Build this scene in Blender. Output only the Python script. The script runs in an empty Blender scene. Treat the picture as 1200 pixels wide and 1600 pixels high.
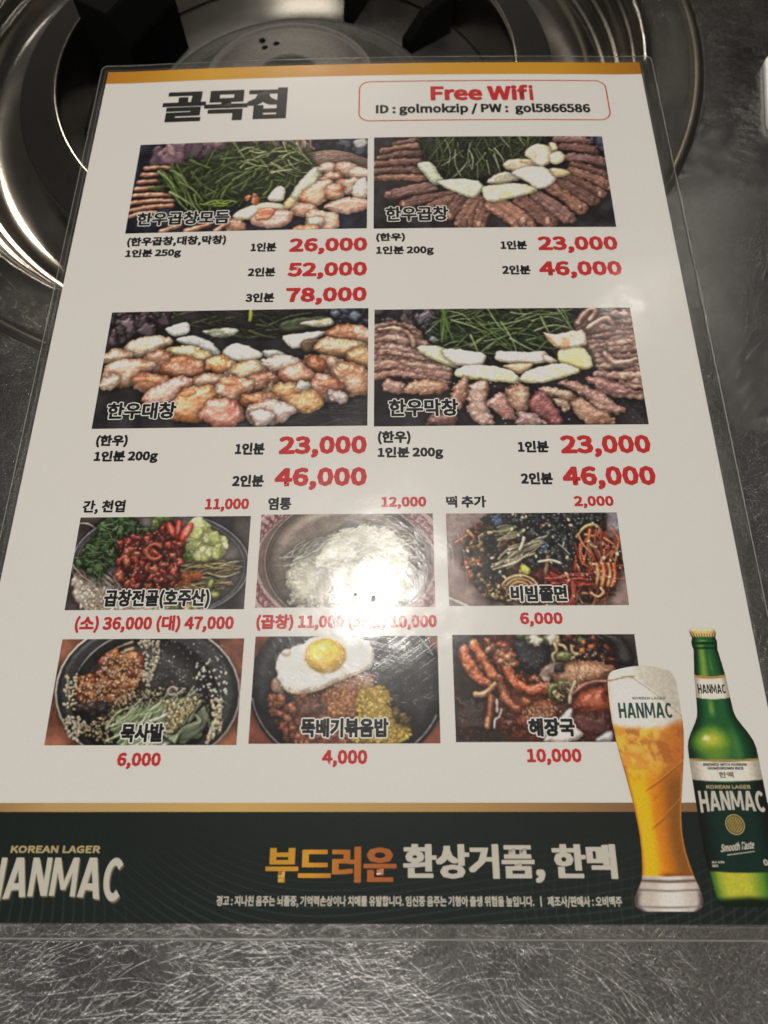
import bpy, bmesh, math, os, random
import numpy as np
from math import radians, sin, cos, pi

SC = bpy.context.scene
COL = SC.collection
MM = .001

# ------------------------------------------------------------------ camera
cam = bpy.data.cameras.new('camera')
cam.sensor_width = 36.0
cam.lens = 24.975
cam.clip_start = .01
cam.clip_end = 50
cam_ob = bpy.data.objects.new('camera', cam)
cam_ob.location = (.0088943, .0265357, .1936605)
cam_ob.rotation_euler = (.38882426, .01930019, -.00043405)
COL.objects.link(cam_ob)
SC.camera = cam_ob
cam.dof.use_dof = True
cam.dof.focus_distance = .215
cam.dof.aperture_fstop = 24.975 / 1.8

# ------------------------------------------------------------------ world (the dim room)
w = bpy.data.worlds.new('World')
SC.world = w
w.use_nodes = True
nt = w.node_tree
nt.nodes.clear()


def N(nt, t, **kw):
    n = nt.nodes.new(t)
    for k, v in kw.items():
        if k == 'ins':
            for a, b in v.items():
                n.inputs[a].default_value = b
        else:
            setattr(n, k, v)
    return n


def L(nt, a, b):
    nt.links.new(a, b)


def ramp(nt, stops, src, interp='LINEAR'):
    r = N(nt, 'ShaderNodeValToRGB')
    r.color_ramp.interpolation = interp
    el = r.color_ramp.elements
    while len(el) < len(stops):
        el.new(.5)
    for e, (p, c) in zip(el, stops):
        e.position = p
        e.color = (*c, 1) if len(c) == 3 else c
    L(nt, src, r.inputs[0])
    return r.outputs[0]


tc = N(nt, 'ShaderNodeTexCoord')
sep = N(nt, 'ShaderNodeSeparateXYZ')
L(nt, tc.outputs['Generated'], sep.inputs[0])
sky = ramp(nt, [(0, (.006, .005, .004)), (.25, (.030, .025, .019)), (.66, (.050, .045, .040)), (.85, (.095, .089, .082)), (1, (.115, .107, .098))], sep.outputs[2])
nz = N(nt, 'ShaderNodeTexNoise', ins={'Scale': 2.6, 'Detail': 3.0, 'Roughness': .6})
L(nt, tc.outputs['Generated'], nz.inputs['Vector'])
blot = ramp(nt, [(.36, (.35, .34, .40)), (.52, (.95, .95, 1.0)), (.66, (1.9, 1.75, 1.5))], nz.outputs[0])
mul = N(nt, 'ShaderNodeMix', data_type='RGBA', blend_type='MULTIPLY', ins={0: 1.0})
L(nt, sky, mul.inputs[6])
L(nt, blot, mul.inputs[7])
bg = N(nt, 'ShaderNodeBackground', ins={'Strength': 1.0})
L(nt, mul.outputs[2], bg.inputs[0])
wo = N(nt, 'ShaderNodeOutputWorld')
L(nt, bg.outputs[0], wo.inputs[0])


# ------------------------------------------------------------------ lamps of the room and an added fill
def lamp(name, kind, loc, energy, color, **kw):
    d = bpy.data.lights.new(name, kind)
    d.energy = energy
    d.color = color
    tgt = kw.pop('target', None)
    for k, v in kw.items():
        setattr(d, k, v)
    o = bpy.data.objects.new(name, d)
    o.location = loc
    if tgt:
        import mathutils
        o.rotation_euler = (mathutils.Vector(tgt) - mathutils.Vector(loc)).to_track_quat('-Z', 'Y').to_euler()
    COL.objects.link(o)
    return o


lamp('ceiling_lamp', 'POINT', (-.034, .416, 1.2), 22.0, (1, .955, .885), shadow_soft_size=.046)
lamp('second_ceiling_lamp', 'POINT', (.605, 1.155, 1.25), 1.0, (1, .95, .88), shadow_soft_size=.03)
lamp('fill_light', 'AREA', (-.25, -1.15, 1.25), 13.8, (1, .97, .925), size=.9, target=(0, .15, 0))  # added unseen fill behind the viewer for even diffuse light
lamp('far_room_light', 'AREA', (-.22, 2.15, .80), 10.0, (1, .90, .76), size=.34, target=(0, .4, 0))

SC.view_settings.view_transform = 'Standard'
SC.view_settings.look = 'None'
SC.view_settings.exposure = 0
SC.view_settings.gamma = 1
SC.cycles.sample_clamp_direct = 16.0
SC.cycles.sample_clamp_indirect = 4.0

SC.view_settings.use_curve_mapping = False


# ------------------------------------------------------------------ helpers
def tag(o, label=None, cat=None, group=None, kind=None):
    for k, v in (('label', label), ('category', cat), ('group', group), ('kind', kind)):
        if v:
            o[k] = v
    return o


def empty(name, loc=(0, 0, 0)):
    o = bpy.data.objects.new(name, None)
    o.location = loc
    o.empty_display_size = .02
    COL.objects.link(o)
    return o


def link_mesh(name, me, mat, parent=None, label=None):
    if mat:
        me.materials.append(mat)
    o = bpy.data.objects.new(name, me)
    COL.objects.link(o)
    if parent:
        o.parent = parent
        o.matrix_parent_inverse = parent.matrix_basis.inverted()
    if label:
        o['label'] = label
    return o


def pydata(name, v, f, mat, parent=None, smooth=False, label=None):
    me = bpy.data.meshes.new(name)
    me.from_pydata([tuple(map(float, p)) for p in v], [], [tuple(int(i) for i in q) for q in f])
    me.update()
    if smooth:
        me.polygons.foreach_set('use_smooth', [True] * len(me.polygons))
    return link_mesh(name, me, mat, parent, label)


def lin(c):
    c = np.asarray(c, float)
    return np.where(c <= .04045, c / 12.92, ((c + .055) / 1.055) ** 2.4)


def rgb(r, g, b):
    return tuple(lin(np.array([r, g, b]) / 255.).tolist())


def ink(c):
    """printed reflectance of a colour given as 0..255"""
    return np.clip((lin(np.asarray(c, float) / 255.) - .005) * 1.36, .004, .84)


# ------------------------------------------------------------------ materials
def scratch_height(nt, pos, layers, seed=0.0):
    """sum of thin ridge lines running in several directions; returns a value socket"""
    acc = None
    for i, (ang, fine, long_, width, amp) in enumerate(layers):
        mp = N(nt, 'ShaderNodeMapping')
        mp.inputs['Rotation'].default_value = (0, 0, radians(ang))
        L(nt, pos, mp.inputs['Vector'])
        m2 = N(nt, 'ShaderNodeMapping')
        m2.inputs['Scale'].default_value = (long_, fine, 1)
        m2.inputs['Location'].default_value = (seed + 3.7 * i, 1.3 * i, 0)
        L(nt, mp.outputs[0], m2.inputs['Vector'])
        no = N(nt, 'ShaderNodeTexNoise', noise_dimensions='2D', ins={'Scale': 1.0, 'Detail': 1.5, 'Roughness': .6, 'Distortion': .0})
        L(nt, m2.outputs[0], no.inputs['Vector'])
        s = N(nt, 'ShaderNodeMath', operation='SUBTRACT', ins={1: .5})
        L(nt, no.outputs[0], s.inputs[0])
        if width < 0:      # sparse separate strokes: only the crests of the noise
            r = N(nt, 'ShaderNodeMapRange', ins={1: -width, 2: -width + .07, 3: 0.0, 4: amp})
            L(nt, s.outputs[0], r.inputs[0])
        else:              # a dense web of fine lines
            a = N(nt, 'ShaderNodeMath', operation='ABSOLUTE')
            L(nt, s.outputs[0], a.inputs[0])
            r = N(nt, 'ShaderNodeMapRange', ins={1: 0.0, 2: width, 3: amp, 4: 0.0})
            L(nt, a.outputs[0], r.inputs[0])
        if acc is None:
            acc = r.outputs[0]
        else:
            ad = N(nt, 'ShaderNodeMath', operation='ADD')
            L(nt, acc, ad.inputs[0])
            L(nt, r.outputs[0], ad.inputs[1])
            acc = ad.outputs[0]
    return acc


def film_group():
    g = bpy.data.node_groups.new('film_surface', 'ShaderNodeTree')
    g.interface.new_socket('Normal', in_out='OUTPUT', socket_type='NodeSocketVector')
    g.interface.new_socket('Roughness', in_out='OUTPUT', socket_type='NodeSocketFloat')
    go = N(g, 'NodeGroupOutput')
    ge = N(g, 'ShaderNodeNewGeometry')
    pos = ge.outputs['Position']
    h = scratch_height(g, pos, [(38, 700, 20, .05, .8), (54, 900, 30, .05, .7), (-35, 800, 24, .04, .6), (12, 900, 20, .035, .5), (84, 800, 24, .035, .5)])
    wav = N(g, 'ShaderNodeTexNoise', ins={'Scale': 620.0, 'Detail': 4.0, 'Roughness': .62})
    L(g, pos, wav.inputs['Vector'])
    big = N(g, 'ShaderNodeTexNoise', ins={'Scale': 70.0, 'Detail': 2.0, 'Roughness': .5})
    L(g, pos, big.inputs['Vector'])
    smu = N(g, 'ShaderNodeTexNoise', ins={'Scale': 45.0, 'Detail': 6.0, 'Roughness': .65, 'Distortion': .6})
    L(g, pos, smu.inputs['Vector'])
    b1 = N(g, 'ShaderNodeBump', ins={'Strength': .22, 'Distance': .00002})
    L(g, h, b1.inputs['Height'])
    b2 = N(g, 'ShaderNodeBump', ins={'Strength': .24, 'Distance': .00004})
    L(g, wav.outputs[0], b2.inputs['Height'])
    L(g, b1.outputs[0], b2.inputs['Normal'])
    b3 = N(g, 'ShaderNodeBump', ins={'Strength': .6, 'Distance': .0004})
    L(g, big.outputs[0], b3.inputs['Height'])
    L(g, b2.outputs[0], b3.inputs['Normal'])
    rr = N(g, 'ShaderNodeMapRange', ins={1: .3, 2: .7, 3: .07, 4: .16})
    L(g, smu.outputs[0], rr.inputs[0])
    L(g, b3.outputs[0], go.inputs[0])
    L(g, rr.outputs[0], go.inputs[1])
    return g


FILM = film_group()


def printed(name, color=None, attr=False, grad=None, rough=.34):
    m = bpy.data.materials.new(name)
    m.use_nodes = True
    t = m.node_tree
    b = t.nodes['Principled BSDF']
    b.inputs['Roughness'].default_value = rough
    b.inputs['Specular IOR Level'].default_value = .22
    b.inputs['Coat Weight'].default_value = 1.0
    b.inputs['Coat IOR'].default_value = 1.5
    g = N(t, 'ShaderNodeGroup')
    g.node_tree = FILM
    L(t, g.outputs[0], b.inputs['Coat Normal'])
    L(t, g.outputs[1], b.inputs['Coat Roughness'])
    ge = N(t, 'ShaderNodeNewGeometry')
    no = N(t, 'ShaderNodeTexNoise', ins={'Scale': 2600.0, 'Detail': 2.0, 'Roughness': .7})
    L(t, ge.outputs['Position'], no.inputs['Vector'])
    mr = N(t, 'ShaderNodeMapRange', ins={1: .25, 2: .75, 3: .86, 4: 1.12})
    L(t, no.outputs[0], mr.inputs[0])
    mx = N(t, 'ShaderNodeMix', data_type='RGBA', blend_type='MULTIPLY', ins={0: .8 if attr else .22})
    if attr:
        a = N(t, 'ShaderNodeAttribute', attribute_name='print')
        L(t, a.outputs['Color'], mx.inputs[6])
    elif grad:
        tcx = N(t, 'ShaderNodeSeparateXYZ')
        L(t, ge.outputs['Position'], tcx.inputs[0])
        m2 = N(t, 'ShaderNodeMapRange', ins={1: grad[0], 2: grad[1]})
        L(t, tcx.outputs[grad[2]], m2.inputs[0])
        L(t, ramp(t, grad[3], m2.outputs[0]), mx.inputs[6])
    else:
        mx.inputs[6].default_value = (*color, 1)
    L(t, mr.outputs[0], mx.inputs[7])
    L(t, mx.outputs[2], b.inputs['Base Color'])
    return m


def steel(name, base, rough, layers, bump, dist, metallic=1.0, grain=0.0, dirt=None, wear=0.0):
    m = bpy.data.materials.new(name)
    m.use_nodes = True
    t = m.node_tree
    b = t.nodes['Principled BSDF']
    b.inputs['Metallic'].default_value = metallic
    ge = N(t, 'ShaderNodeNewGeometry')
    pos = ge.outputs['Position']
    prev = None
    if layers:
        # the polishing strokes wander: bend the coordinates a little
        wn = N(t, 'ShaderNodeTexNoise', ins={'Scale': 16.0, 'Detail': 1.0})
        L(t, pos, wn.inputs['Vector'])
        ws = N(t, 'ShaderNodeVectorMath', operation='SCALE', ins={3: .035})
        L(t, wn.outputs['Color'], ws.inputs[0])
        wa = N(t, 'ShaderNodeVectorMath', operation='ADD')
        L(t, pos, wa.inputs[0])
        L(t, ws.outputs[0], wa.inputs[1])
        h = scratch_height(t, wa.outputs[0], layers, 5.0)
        bu = N(t, 'ShaderNodeBump', ins={'Strength': bump, 'Distance': dist})
        L(t, h, bu.inputs['Height'])
        prev = bu.outputs[0]
    if grain:
        gn = N(t, 'ShaderNodeTexNoise', ins={'Scale': 900.0, 'Detail': 3.0, 'Roughness': .7})
        L(t, pos, gn.inputs['Vector'])
        bu = N(t, 'ShaderNodeBump', ins={'Strength': grain, 'Distance': .0003})
        L(t, gn.outputs[0], bu.inputs['Height'])
        if prev:
            L(t, prev, bu.inputs['Normal'])
        prev = bu.outputs[0]
    if prev:
        L(t, prev, b.inputs['Normal'])
    dn = N(t, 'ShaderNodeTexNoise', ins={'Scale': 14.0, 'Detail': 5.0, 'Roughness': .65})
    L(t, pos, dn.inputs['Vector'])
    rr = N(t, 'ShaderNodeMapRange', ins={1: .3, 2: .7, 3: rough * .8, 4: rough * 1.25})
    L(t, dn.outputs[0], rr.inputs[0])
    L(t, rr.outputs[0], b.inputs['Roughness'])
    d2 = dirt or tuple(c * .72 for c in base)
    col = ramp(t, [(.3, d2), (.65, base)], dn.outputs[0])
    if layers and wear:
        # bare metal shows lighter in the scratches; fine pits and dust break up the sheet
        mc = N(t, 'ShaderNodeMath', operation='MULTIPLY', use_clamp=True, ins={1: wear})
        L(t, h, mc.inputs[0])
        m1 = N(t, 'ShaderNodeMix', data_type='RGBA')
        m1.inputs[7].default_value = (.92, .90, .87, 1)
        L(t, mc.outputs[0], m1.inputs[0])
        L(t, col, m1.inputs[6])
        pn = N(t, 'ShaderNodeTexNoise', ins={'Scale': 1500.0, 'Detail': 2.0, 'Roughness': .6})
        L(t, pos, pn.inputs['Vector'])
        m2 = N(t, 'ShaderNodeMix', data_type='RGBA', blend_type='MULTIPLY', ins={0: 1.0})
        L(t, m1.outputs[2], m2.inputs[6])
        L(t, ramp(t, [(.30, (.60, .60, .61)), (.48, (.88, .88, .88)), (.60, (1.02, 1.02, 1.02)), (.72, (1.32, 1.32, 1.31))], pn.outputs[0]), m2.inputs[7])
        col = m2.outputs[2]
    L(t, col, b.inputs['Base Color'])
    return m


def plain(name, base, rough, metallic=0.0, grain=.15, scale=700.0):
    m = bpy.data.materials.new(name)
    m.use_nodes = True
    t = m.node_tree
    b = t.nodes['Principled BSDF']
    b.inputs['Metallic'].default_value = metallic
    b.inputs['Roughness'].default_value = rough
    ge = N(t, 'ShaderNodeNewGeometry')
    no = N(t, 'ShaderNodeTexNoise', ins={'Scale': scale, 'Detail': 5.0, 'Roughness': .7})
    L(t, ge.outputs['Position'], no.inputs['Vector'])
    L(t, ramp(t, [(.3, tuple(c * .65 for c in base)), (.7, tuple(min(1, c * 1.3) for c in base))], no.outputs[0]), b.inputs['Base Color'])
    bu = N(t, 'ShaderNodeBump', ins={'Strength': grain, 'Distance': .0004})
    L(t, no.outputs[0], bu.inputs['Height'])
    L(t, bu.outputs[0], b.inputs['Normal'])
    return m


def clear_film(name, tint, gloss_rough, haze=.0):
    m = bpy.data.materials.new(name)
    m.use_nodes = True
    t = m.node_tree
    t.nodes.clear()
    out = N(t, 'ShaderNodeOutputMaterial')
    tr = N(t, 'ShaderNodeBsdfTransparent', ins={0: (*tint, 1)})
    gl = N(t, 'ShaderNodeBsdfGlossy', ins={'Roughness': gloss_rough})
    fr = N(t, 'ShaderNodeFresnel', ins={'IOR': 1.5})
    g = N(t, 'ShaderNodeGroup')
    g.node_tree = FILM
    L(t, g.outputs[0], gl.inputs['Normal'])
    mx = N(t, 'ShaderNodeMixShader')
    L(t, fr.outputs[0], mx.inputs[0])
    L(t, tr.outputs[0], mx.inputs[1])
    L(t, gl.outputs[0], mx.inputs[2])
    last = mx.outputs[0]
    if haze:
        df = N(t, 'ShaderNodeBsdfDiffuse', ins={0: (.75, .73, .68, 1)})
        m2 = N(t, 'ShaderNodeMixShader', ins={0: haze})
        L(t, last, m2.inputs[1])
        L(t, df.outputs[0], m2.inputs[2])
        last = m2.outputs[0]
    L(t, last, out.inputs[0])
    return m


M_TABLE = steel('brushed_table_steel', (.53, .515, .49), .21,
                [(0, 3000, 60, -.13, .5), (22, 3300, 70, -.13, .5), (45, 3000, 64, -.13, .6), (67, 3300, 72, -.13, .5), (90, 3000, 60, -.13, .5),
                 (112, 3300, 70, -.13, .5), (135, 3000, 64, -.13, .5), (157, 3300, 72, -.13, .5), (48, 1100, 22, -.28, 1.1), (-38, 1200, 26, -.29, 1.0)], .7, .00002, grain=.085, wear=.6)
M_FLANGE = steel('worn_rim_steel', (.50, .485, .45), .2, [(40, 1200, 60, .04, .8), (-30, 1000, 70, .04, .8), (95, 1100, 60, .04, .7)], .6, .00003, grain=.10)
M_POLISH = steel('polished_well_steel', (.62, .585, .525), .19, None, 0, 0, grain=.06)
M_RING = plain('black_enamel', (.012, .011, .009), .42, 0.0, .2)
M_FLOOR = steel('bowl_floor_steel', (.52, .50, .46), .30, None, 0, 0, grain=.2)
M_CAP = plain('burnt_iron', (.085, .078, .068), .55, .35, .35)
M_DARK = plain('shade_black', (.0025, .0025, .0025), .85)  # near-black painted as shade for the burner holes and the made-up fins
M_DARK.node_tree.nodes['Principled BSDF'].inputs['Specular IOR Level'].default_value = .08
M_PLASTIC = plain('white_plastic', (.86, .85, .82), .4, 0, .01, 60.0)

# ------------------------------------------------------------------ the table and its grill well
GX, GY = -36.5 * MM, 317.2 * MM


def lathe(name, prof, mat, parent, seg=192, c=(GX, GY), label=None):
    v, f = [], []
    n = len(prof)
    for k in range(seg):
        a = 2 * pi * k / seg
        for r, z in prof:
            v.append((c[0] + r * MM * cos(a), c[1] + r * MM * sin(a), z * MM))
    for k in range(seg):
        k2 = (k + 1) % seg
        for i in range(n - 1):
            f.append((k * n + i, k2 * n + i, k2 * n + i + 1, k * n + i + 1))
    return pydata(name, v, f, mat, parent, True, label)


table = empty('dining_table', (GX, GY, 0))
tag(table, 'brushed stainless steel table with a round sunken grill well', 'table')

# table top: annulus from the well out to a square edge, with a folded-down edge
seg = 192
v, f = [], []
x0, x1, y0, y1 = -.46, .46, -.36, .80
for k in range(seg):
    a = 2 * pi * k / seg
    d = (cos(a), sin(a))
    tx = ((x1 if d[0] > 0 else x0) - GX) / d[0] if abs(d[0]) > 1e-6 else 1e9
    ty = ((y1 if d[1] > 0 else y0) - GY) / d[1] if abs(d[1]) > 1e-6 else 1e9
    tt = min(tx, ty)
    ro = .1691
    v += [(GX + d[0] * ro, GY + d[1] * ro, -.0008), (GX + d[0] * ro, GY + d[1] * ro, 0)]
    v += [(GX + d[0] * (ro + (tt - ro) * q), GY + d[1] * (ro + (tt - ro) * q), 0) for q in (.25, .6)]
    v += [(GX + d[0] * tt, GY + d[1] * tt, 0), (GX + d[0] * tt, GY + d[1] * tt, -.03)]
for k in range(seg):
    k2 = (k + 1) % seg
    for i in range(5):
        f.append((k * 6 + i, k * 6 + i + 1, k2 * 6 + i + 1, k2 * 6 + i))
pydata('table_top', v, f, M_TABLE, table)

lathe('rim_bead', [(169.2, -.5), (168.9, .04), (168.3, .12), (167.7, .36), (166.9, .5), (166.2, .42), (165.6, .12), (165.0, -.02), (163.6, -.15)],
      M_POLISH, table)
lathe('rim_flange', [(163.6, -.15), (158, -.45), (152, -.8), (149.6, -.9), (148.6, -.7), (147.4, .0), (146.7, .1), (146.0, -.1), (145.4, -.9)],
      M_FLANGE, table)
lathe('grill_well', [(145.4, -.9), (145.0, -2.6), (144.6, -4.2), (144.1, -4.9), (143.4, -5.2), (142.6, -5.8), (141.9, -7), (141.6, -9.4), (141.2, -12.4), (140.5, -13.5), (139.6, -13.5), (138.8, -14.0), (138.1, -15.4),
                     (137.5, -17.6), (136.8, -18.6), (135.9, -18.6), (135.1, -19.2), (134.5, -20.8), (133.2, -23), (131, -26),
                     (127, -28), (121, -28.6), (112, -28.7)], M_POLISH, table)
lathe('well_floor', [(112, -28.8), (111, -38.5), (100, -38.9), (84, -38.6), (70, -38.2), (66, -39.5), (62, -46), (30, -47), (.5, -47)], M_FLOOR, table)

ring = empty('support_ring', (GX, GY, -.02))
tag(ring, 'dark enamelled ring seated inside the grill well around the burner', 'grill ring')
lathe('ring_plate', [(112.6, -28.3), (113.2, -20), (113.6, -15.6), (113.2, -14.9), (112.2, -14.7), (106, -13.2), (100, -11.9), (98.6, -11.6)], M_RING, ring)
lathe('ring_lip', [(98.6, -11.6), (98.0, -10.9), (97.2, -10.6), (96.5, -10.9), (96.1, -12), (95.9, -16), (95.6, -37.9)], M_POLISH, ring)

burner = empty('gas_burner', (GX, GY, -.03))
tag(burner, 'round iron gas burner at the bottom of the grill well', 'burner')
lathe('burner_base', [(67.6, -38), (67.0, -37), (66, -36.6), (63.6, -36.8), (63, -38), (61.5, -37.6), (60.4, -38.2), (57, -43), (50, -44.5), (34, -45)], M_CAP, burner)
lathe('burner_cap', [(30, -44.9), (31, -30), (36.5, -24.5), (38.3, -22), (38.5, -20.9), (37.6, -20.2), (36.2, -20.0), (35.2, -20.5), (34.2, -20.5), (33.2, -19.8), (22, -19.0), (15.2, -18.6), (14.0, -18.2),
                     (13.2, -18.6), (12.4, -20.5), (11.6, -26)], M_CAP, burner)
lathe('burner_hole', [(11.6, -26), (6, -27), (.3, -27)], M_DARK, burner, 48)
for hx, hy in ((-49.5, 342), (-43, 339.5), (-48, 337)):
    lathe('gas_port', [(1.5, -19.05), (1.1, -18.9), (.05, -18.9)], M_DARK, burner, 20, (hx * MM, hy * MM))  # dark discs painted as the shade inside open ports


def fin(name, ang, r0, r1, prof, thick, label, parent=None):
    """made-up upright fin for a dark reflection, along a radius of the burner; prof = [(fraction, z)] top outline in mm"""
    a = radians(ang)
    d, nrm = (cos(a), sin(a)), (-sin(a), cos(a))
    out = [(r0, -38.4)] + [(r0 + (r1 - r0) * q, z) for q, z in prof] + [(r1, -38.4)]
    bm = bmesh.new()
    vs = []
    for s in (-.5, .5):
        vs.append([bm.verts.new((GX + (d[0] * r + nrm[0] * s * thick) * MM, GY + (d[1] * r + nrm[1] * s * thick) * MM, z * MM)) for r, z in out])
    bm.faces.new(vs[0])
    bm.faces.new(vs[1][::-1])
    n = len(out)
    for i in range(n):
        bm.faces.new((vs[0][i], vs[0][(i + 1) % n], vs[1][(i + 1) % n], vs[1][i]))
    bmesh.ops.recalc_face_normals(bm, faces=bm.faces)
    bmesh.ops.bevel(bm, geom=bm.edges[:], offset=.5 * MM, segments=2, affect='EDGES')
    me = bpy.data.meshes.new(name)
    bm.to_mesh(me)
    bm.free()
    return link_mesh(name, me, M_DARK, parent, label)


fin_root = empty('stand_in_fins', (GX, GY, -.0384))  # made-up fins in place of dark reflections and shade in the well
tag(fin_root, 'made-up black fins standing in for dark reflections around the burner', 'stand-in fins')
fin('stand_in_fin', 152, 70, 95, [(0, -16), (.3, -4), (1, -2)], 36, None, fin_root)
fin('stand_in_fin', 70, 69, 95, [(0, -36), (.2, -20), (1, -12)], 5.5, None, fin_root)
fin('stand_in_fin', 40, 67, 94, [(0, -33), (.4, -25), (1, -22)], 6, None, fin_root)
fin('stand_in_fin', 250, 70, 94, [(0, -30), (.4, -20), (1, -16)], 6, None, fin_root)

# the white piece beyond the sheet
wp = []
X0, X1, Y0, Y1, R = 150.5, 197, 255, 299, 6
for cx, cy, a0 in ((X1 - R, Y1 - R, 0), (X0 + R, Y1 - R, 90), (X0 + R, Y0 + R, 180), (X1 - R, Y0 + R, 270)):
    for k in range(7):
        a = radians(a0 + 15 * k)
        wp.append((cx + R * cos(a), cy + R * sin(a)))
ca, sa = cos(radians(-10)), sin(radians(-10))
wp = [(149.5 + (x - 149.5) * ca - (y - 277) * sa, 277 + (x - 149.5) * sa + (y - 277) * ca) for x, y in wp]
wp = np.array(wp)
wc = wp.mean(0)
wn = wp - wc
wn = wn / np.hypot(wn[:, 0], wn[:, 1])[:, None]
V, F, n = [], [], len(wp)
for ins, z in ((.4, .05), (0, .4), (0, 1.6), (.25, 2.2), (.8, 2.5), (4, 2.6)):
    V += [(x * MM, y * MM, z * MM) for x, y in wp - wn * ins]
for k in range(5):
    F += [(k * n + i, k * n + (i + 1) % n, (k + 1) * n + (i + 1) % n, (k + 1) * n + i) for i in range(n)]
F.append(list(range(5 * n, 6 * n)))
o = pydata('plastic_block', V, F, M_PLASTIC, None, False)
tag(o, 'white plastic block with rounded corners right of the menu sheet', 'plastic block')

# ------------------------------------------------------------------ the laminated menu sheet
sheet = empty('menu_sheet', (0, .1485, 0))
tag(sheet, 'laminated Korean menu sheet with food photos lying on steel table', 'menu')


def bow(x, y):
    """height of the sheet (mm) at sheet position x, y (mm): it arches slightly where it bridges the rim"""
    return .62 + 1.5 * np.clip(1 - (x / 95.) ** 2, 0, 1) * np.clip(y / 260., 0, 1) ** 2


def sheet_mesh(name, V, F, mat, z, parent=sheet, label=None, zs=None, cols=None, smooth=False):
    V = np.asarray(V, float)
    P = np.empty((len(V), 3))
    P[:, :2] = V * MM
    P[:, 2] = (bow(V[:, 0], V[:, 1]) + z + (0 if zs is None else zs)) * MM
    F = np.asarray(F, np.int64)
    # every printed face looks up
    a, b, c = V[F[:, 0]], V[F[:, 1]], V[F[:, 2]]
    dn = (b[:, 0] - a[:, 0]) * (c[:, 1] - a[:, 1]) - (b[:, 1] - a[:, 1]) * (c[:, 0] - a[:, 0]) < 0
    F = np.where(dn[:, None], F[:, ::-1], F)
    me = bpy.data.meshes.new(name)
    k = F.shape[1]
    me.vertices.add(len(P))
    me.vertices.foreach_set('co', P.astype(np.float32).ravel())
    me.loops.add(F.size)
    me.loops.foreach_set('vertex_index', F.astype(np.int32).ravel())
    me.polygons.add(len(F))
    me.polygons.foreach_set('loop_start', np.arange(0, F.size, k, dtype=np.int32))
    if smooth:
        me.polygons.foreach_set('use_smooth', np.ones(len(F), bool))
    if cols is not None:
        a = me.color_attributes.new('print', 'FLOAT_COLOR', 'POINT')
        a.data.foreach_set('color', np.c_[cols, np.ones(len(cols))].astype(np.float32).ravel())
    me.update(calc_edges=True)
    return link_mesh(name, me, mat, parent, label)


def grid(x0, y0, x1, y1, nx, ny):
    xs, ys = np.linspace(x0, x1, nx + 1), np.linspace(y1, y0, ny + 1)
    X, Y = np.meshgrid(xs, ys)
    V = np.c_[X.ravel(), Y.ravel()]
    i = (np.arange(ny)[:, None] * (nx + 1) + np.arange(nx)[None]).ravel()
    return V, np.c_[i, i + nx + 1, i + nx + 2, i + 1]


M_PAPER = printed('white_print_paper', (.79, .765, .715))
M_BLACK = printed('black_ink', (.012, .011, .011))
M_RED = printed('red_ink', (.56, .030, .032))
M_WHITE = printed('white_ink', (.80, .78, .73))
M_CREAM = printed('cream_ink', (.62, .58, .49))
M_GOLDT = printed('gold_lettering_ink', None, grad=(-.024, .0085, 0, [(0, rgb(205, 150, 45)), (.35, rgb(225, 160, 50)), (.6, rgb(190, 112, 45)), (1, rgb(176, 98, 52))]))
M_GOLDL = printed('pale_gold_ink', (.50, .40, .20))
M_SHADE = printed('dull_gold_ink', (.16, .14, .085))
M_BAND = printed('gold_band_ink', None, grad=(-.105, .105, 0, [(0, rgb(190, 125, 30)), (.2, rgb(214, 160, 45)), (.45, rgb(196, 134, 48)), (.6, rgb(208, 152, 48)), (.85, rgb(206, 150, 40)), (1, rgb(170, 112, 32))]))
M_STRIP = printed('gold_strip_ink', None, grad=(-.105, .105, 0, [(0, rgb(140, 98, 62)), (.12, rgb(196, 160, 105)), (.35, rgb(214, 176, 105)), (.62, rgb(188, 148, 92)), (.82, rgb(140, 105, 70)), (1, rgb(140, 105, 70))]))
M_GREEN = printed('label_green_ink', (.018, .045, .036))
M_PRINT = printed('photo_print', attr=True)
M_FILM = clear_film('clear_laminate', (.975, .975, .965), .12, .02)
M_EDGE = clear_film('laminate_edge', (.85, .85, .83), .15, .3)

PX0, PX1, PY0, PY1 = -104.4, 105.5, 0.0, 295.6
V, F = grid(PX0, PY0, PX1, PY1, 60, 80)
sheet_mesh('paper', V, F, M_PAPER, 0, smooth=True)

# clear margin of the lamination pouch: a ring round the paper, top and bottom skin
FX0, FX1, FY0, FY1 = -107.3, 110.6, -3.4, 299.2


def film_loop(x0, y0, x1, y1, r, per=70, corner=8):
    pts = []
    cs = [(x1 - r, y1 - r, 0), (x0 + r, y1 - r, 90), (x0 + r, y0 + r, 180), (x1 - r, y0 + r, 270)]
    for i, (cx, cy, a0) in enumerate(cs):
        for k in range(corner + 1):
            a = radians(a0 + 90. * k / corner)
            pts.append((cx + r * cos(a), cy + r * sin(a)))
        nx, ny, na = cs[(i + 1) % 4]
        e0 = pts[-1]
        e1 = (nx + r * cos(radians(na)), ny + r * sin(radians(na)))
        for k in range(1, per):
            q = k / per
            pts.append((e0[0] + (e1[0] - e0[0]) * q, e0[1] + (e1[1] - e0[1]) * q))
    return pts


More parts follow.
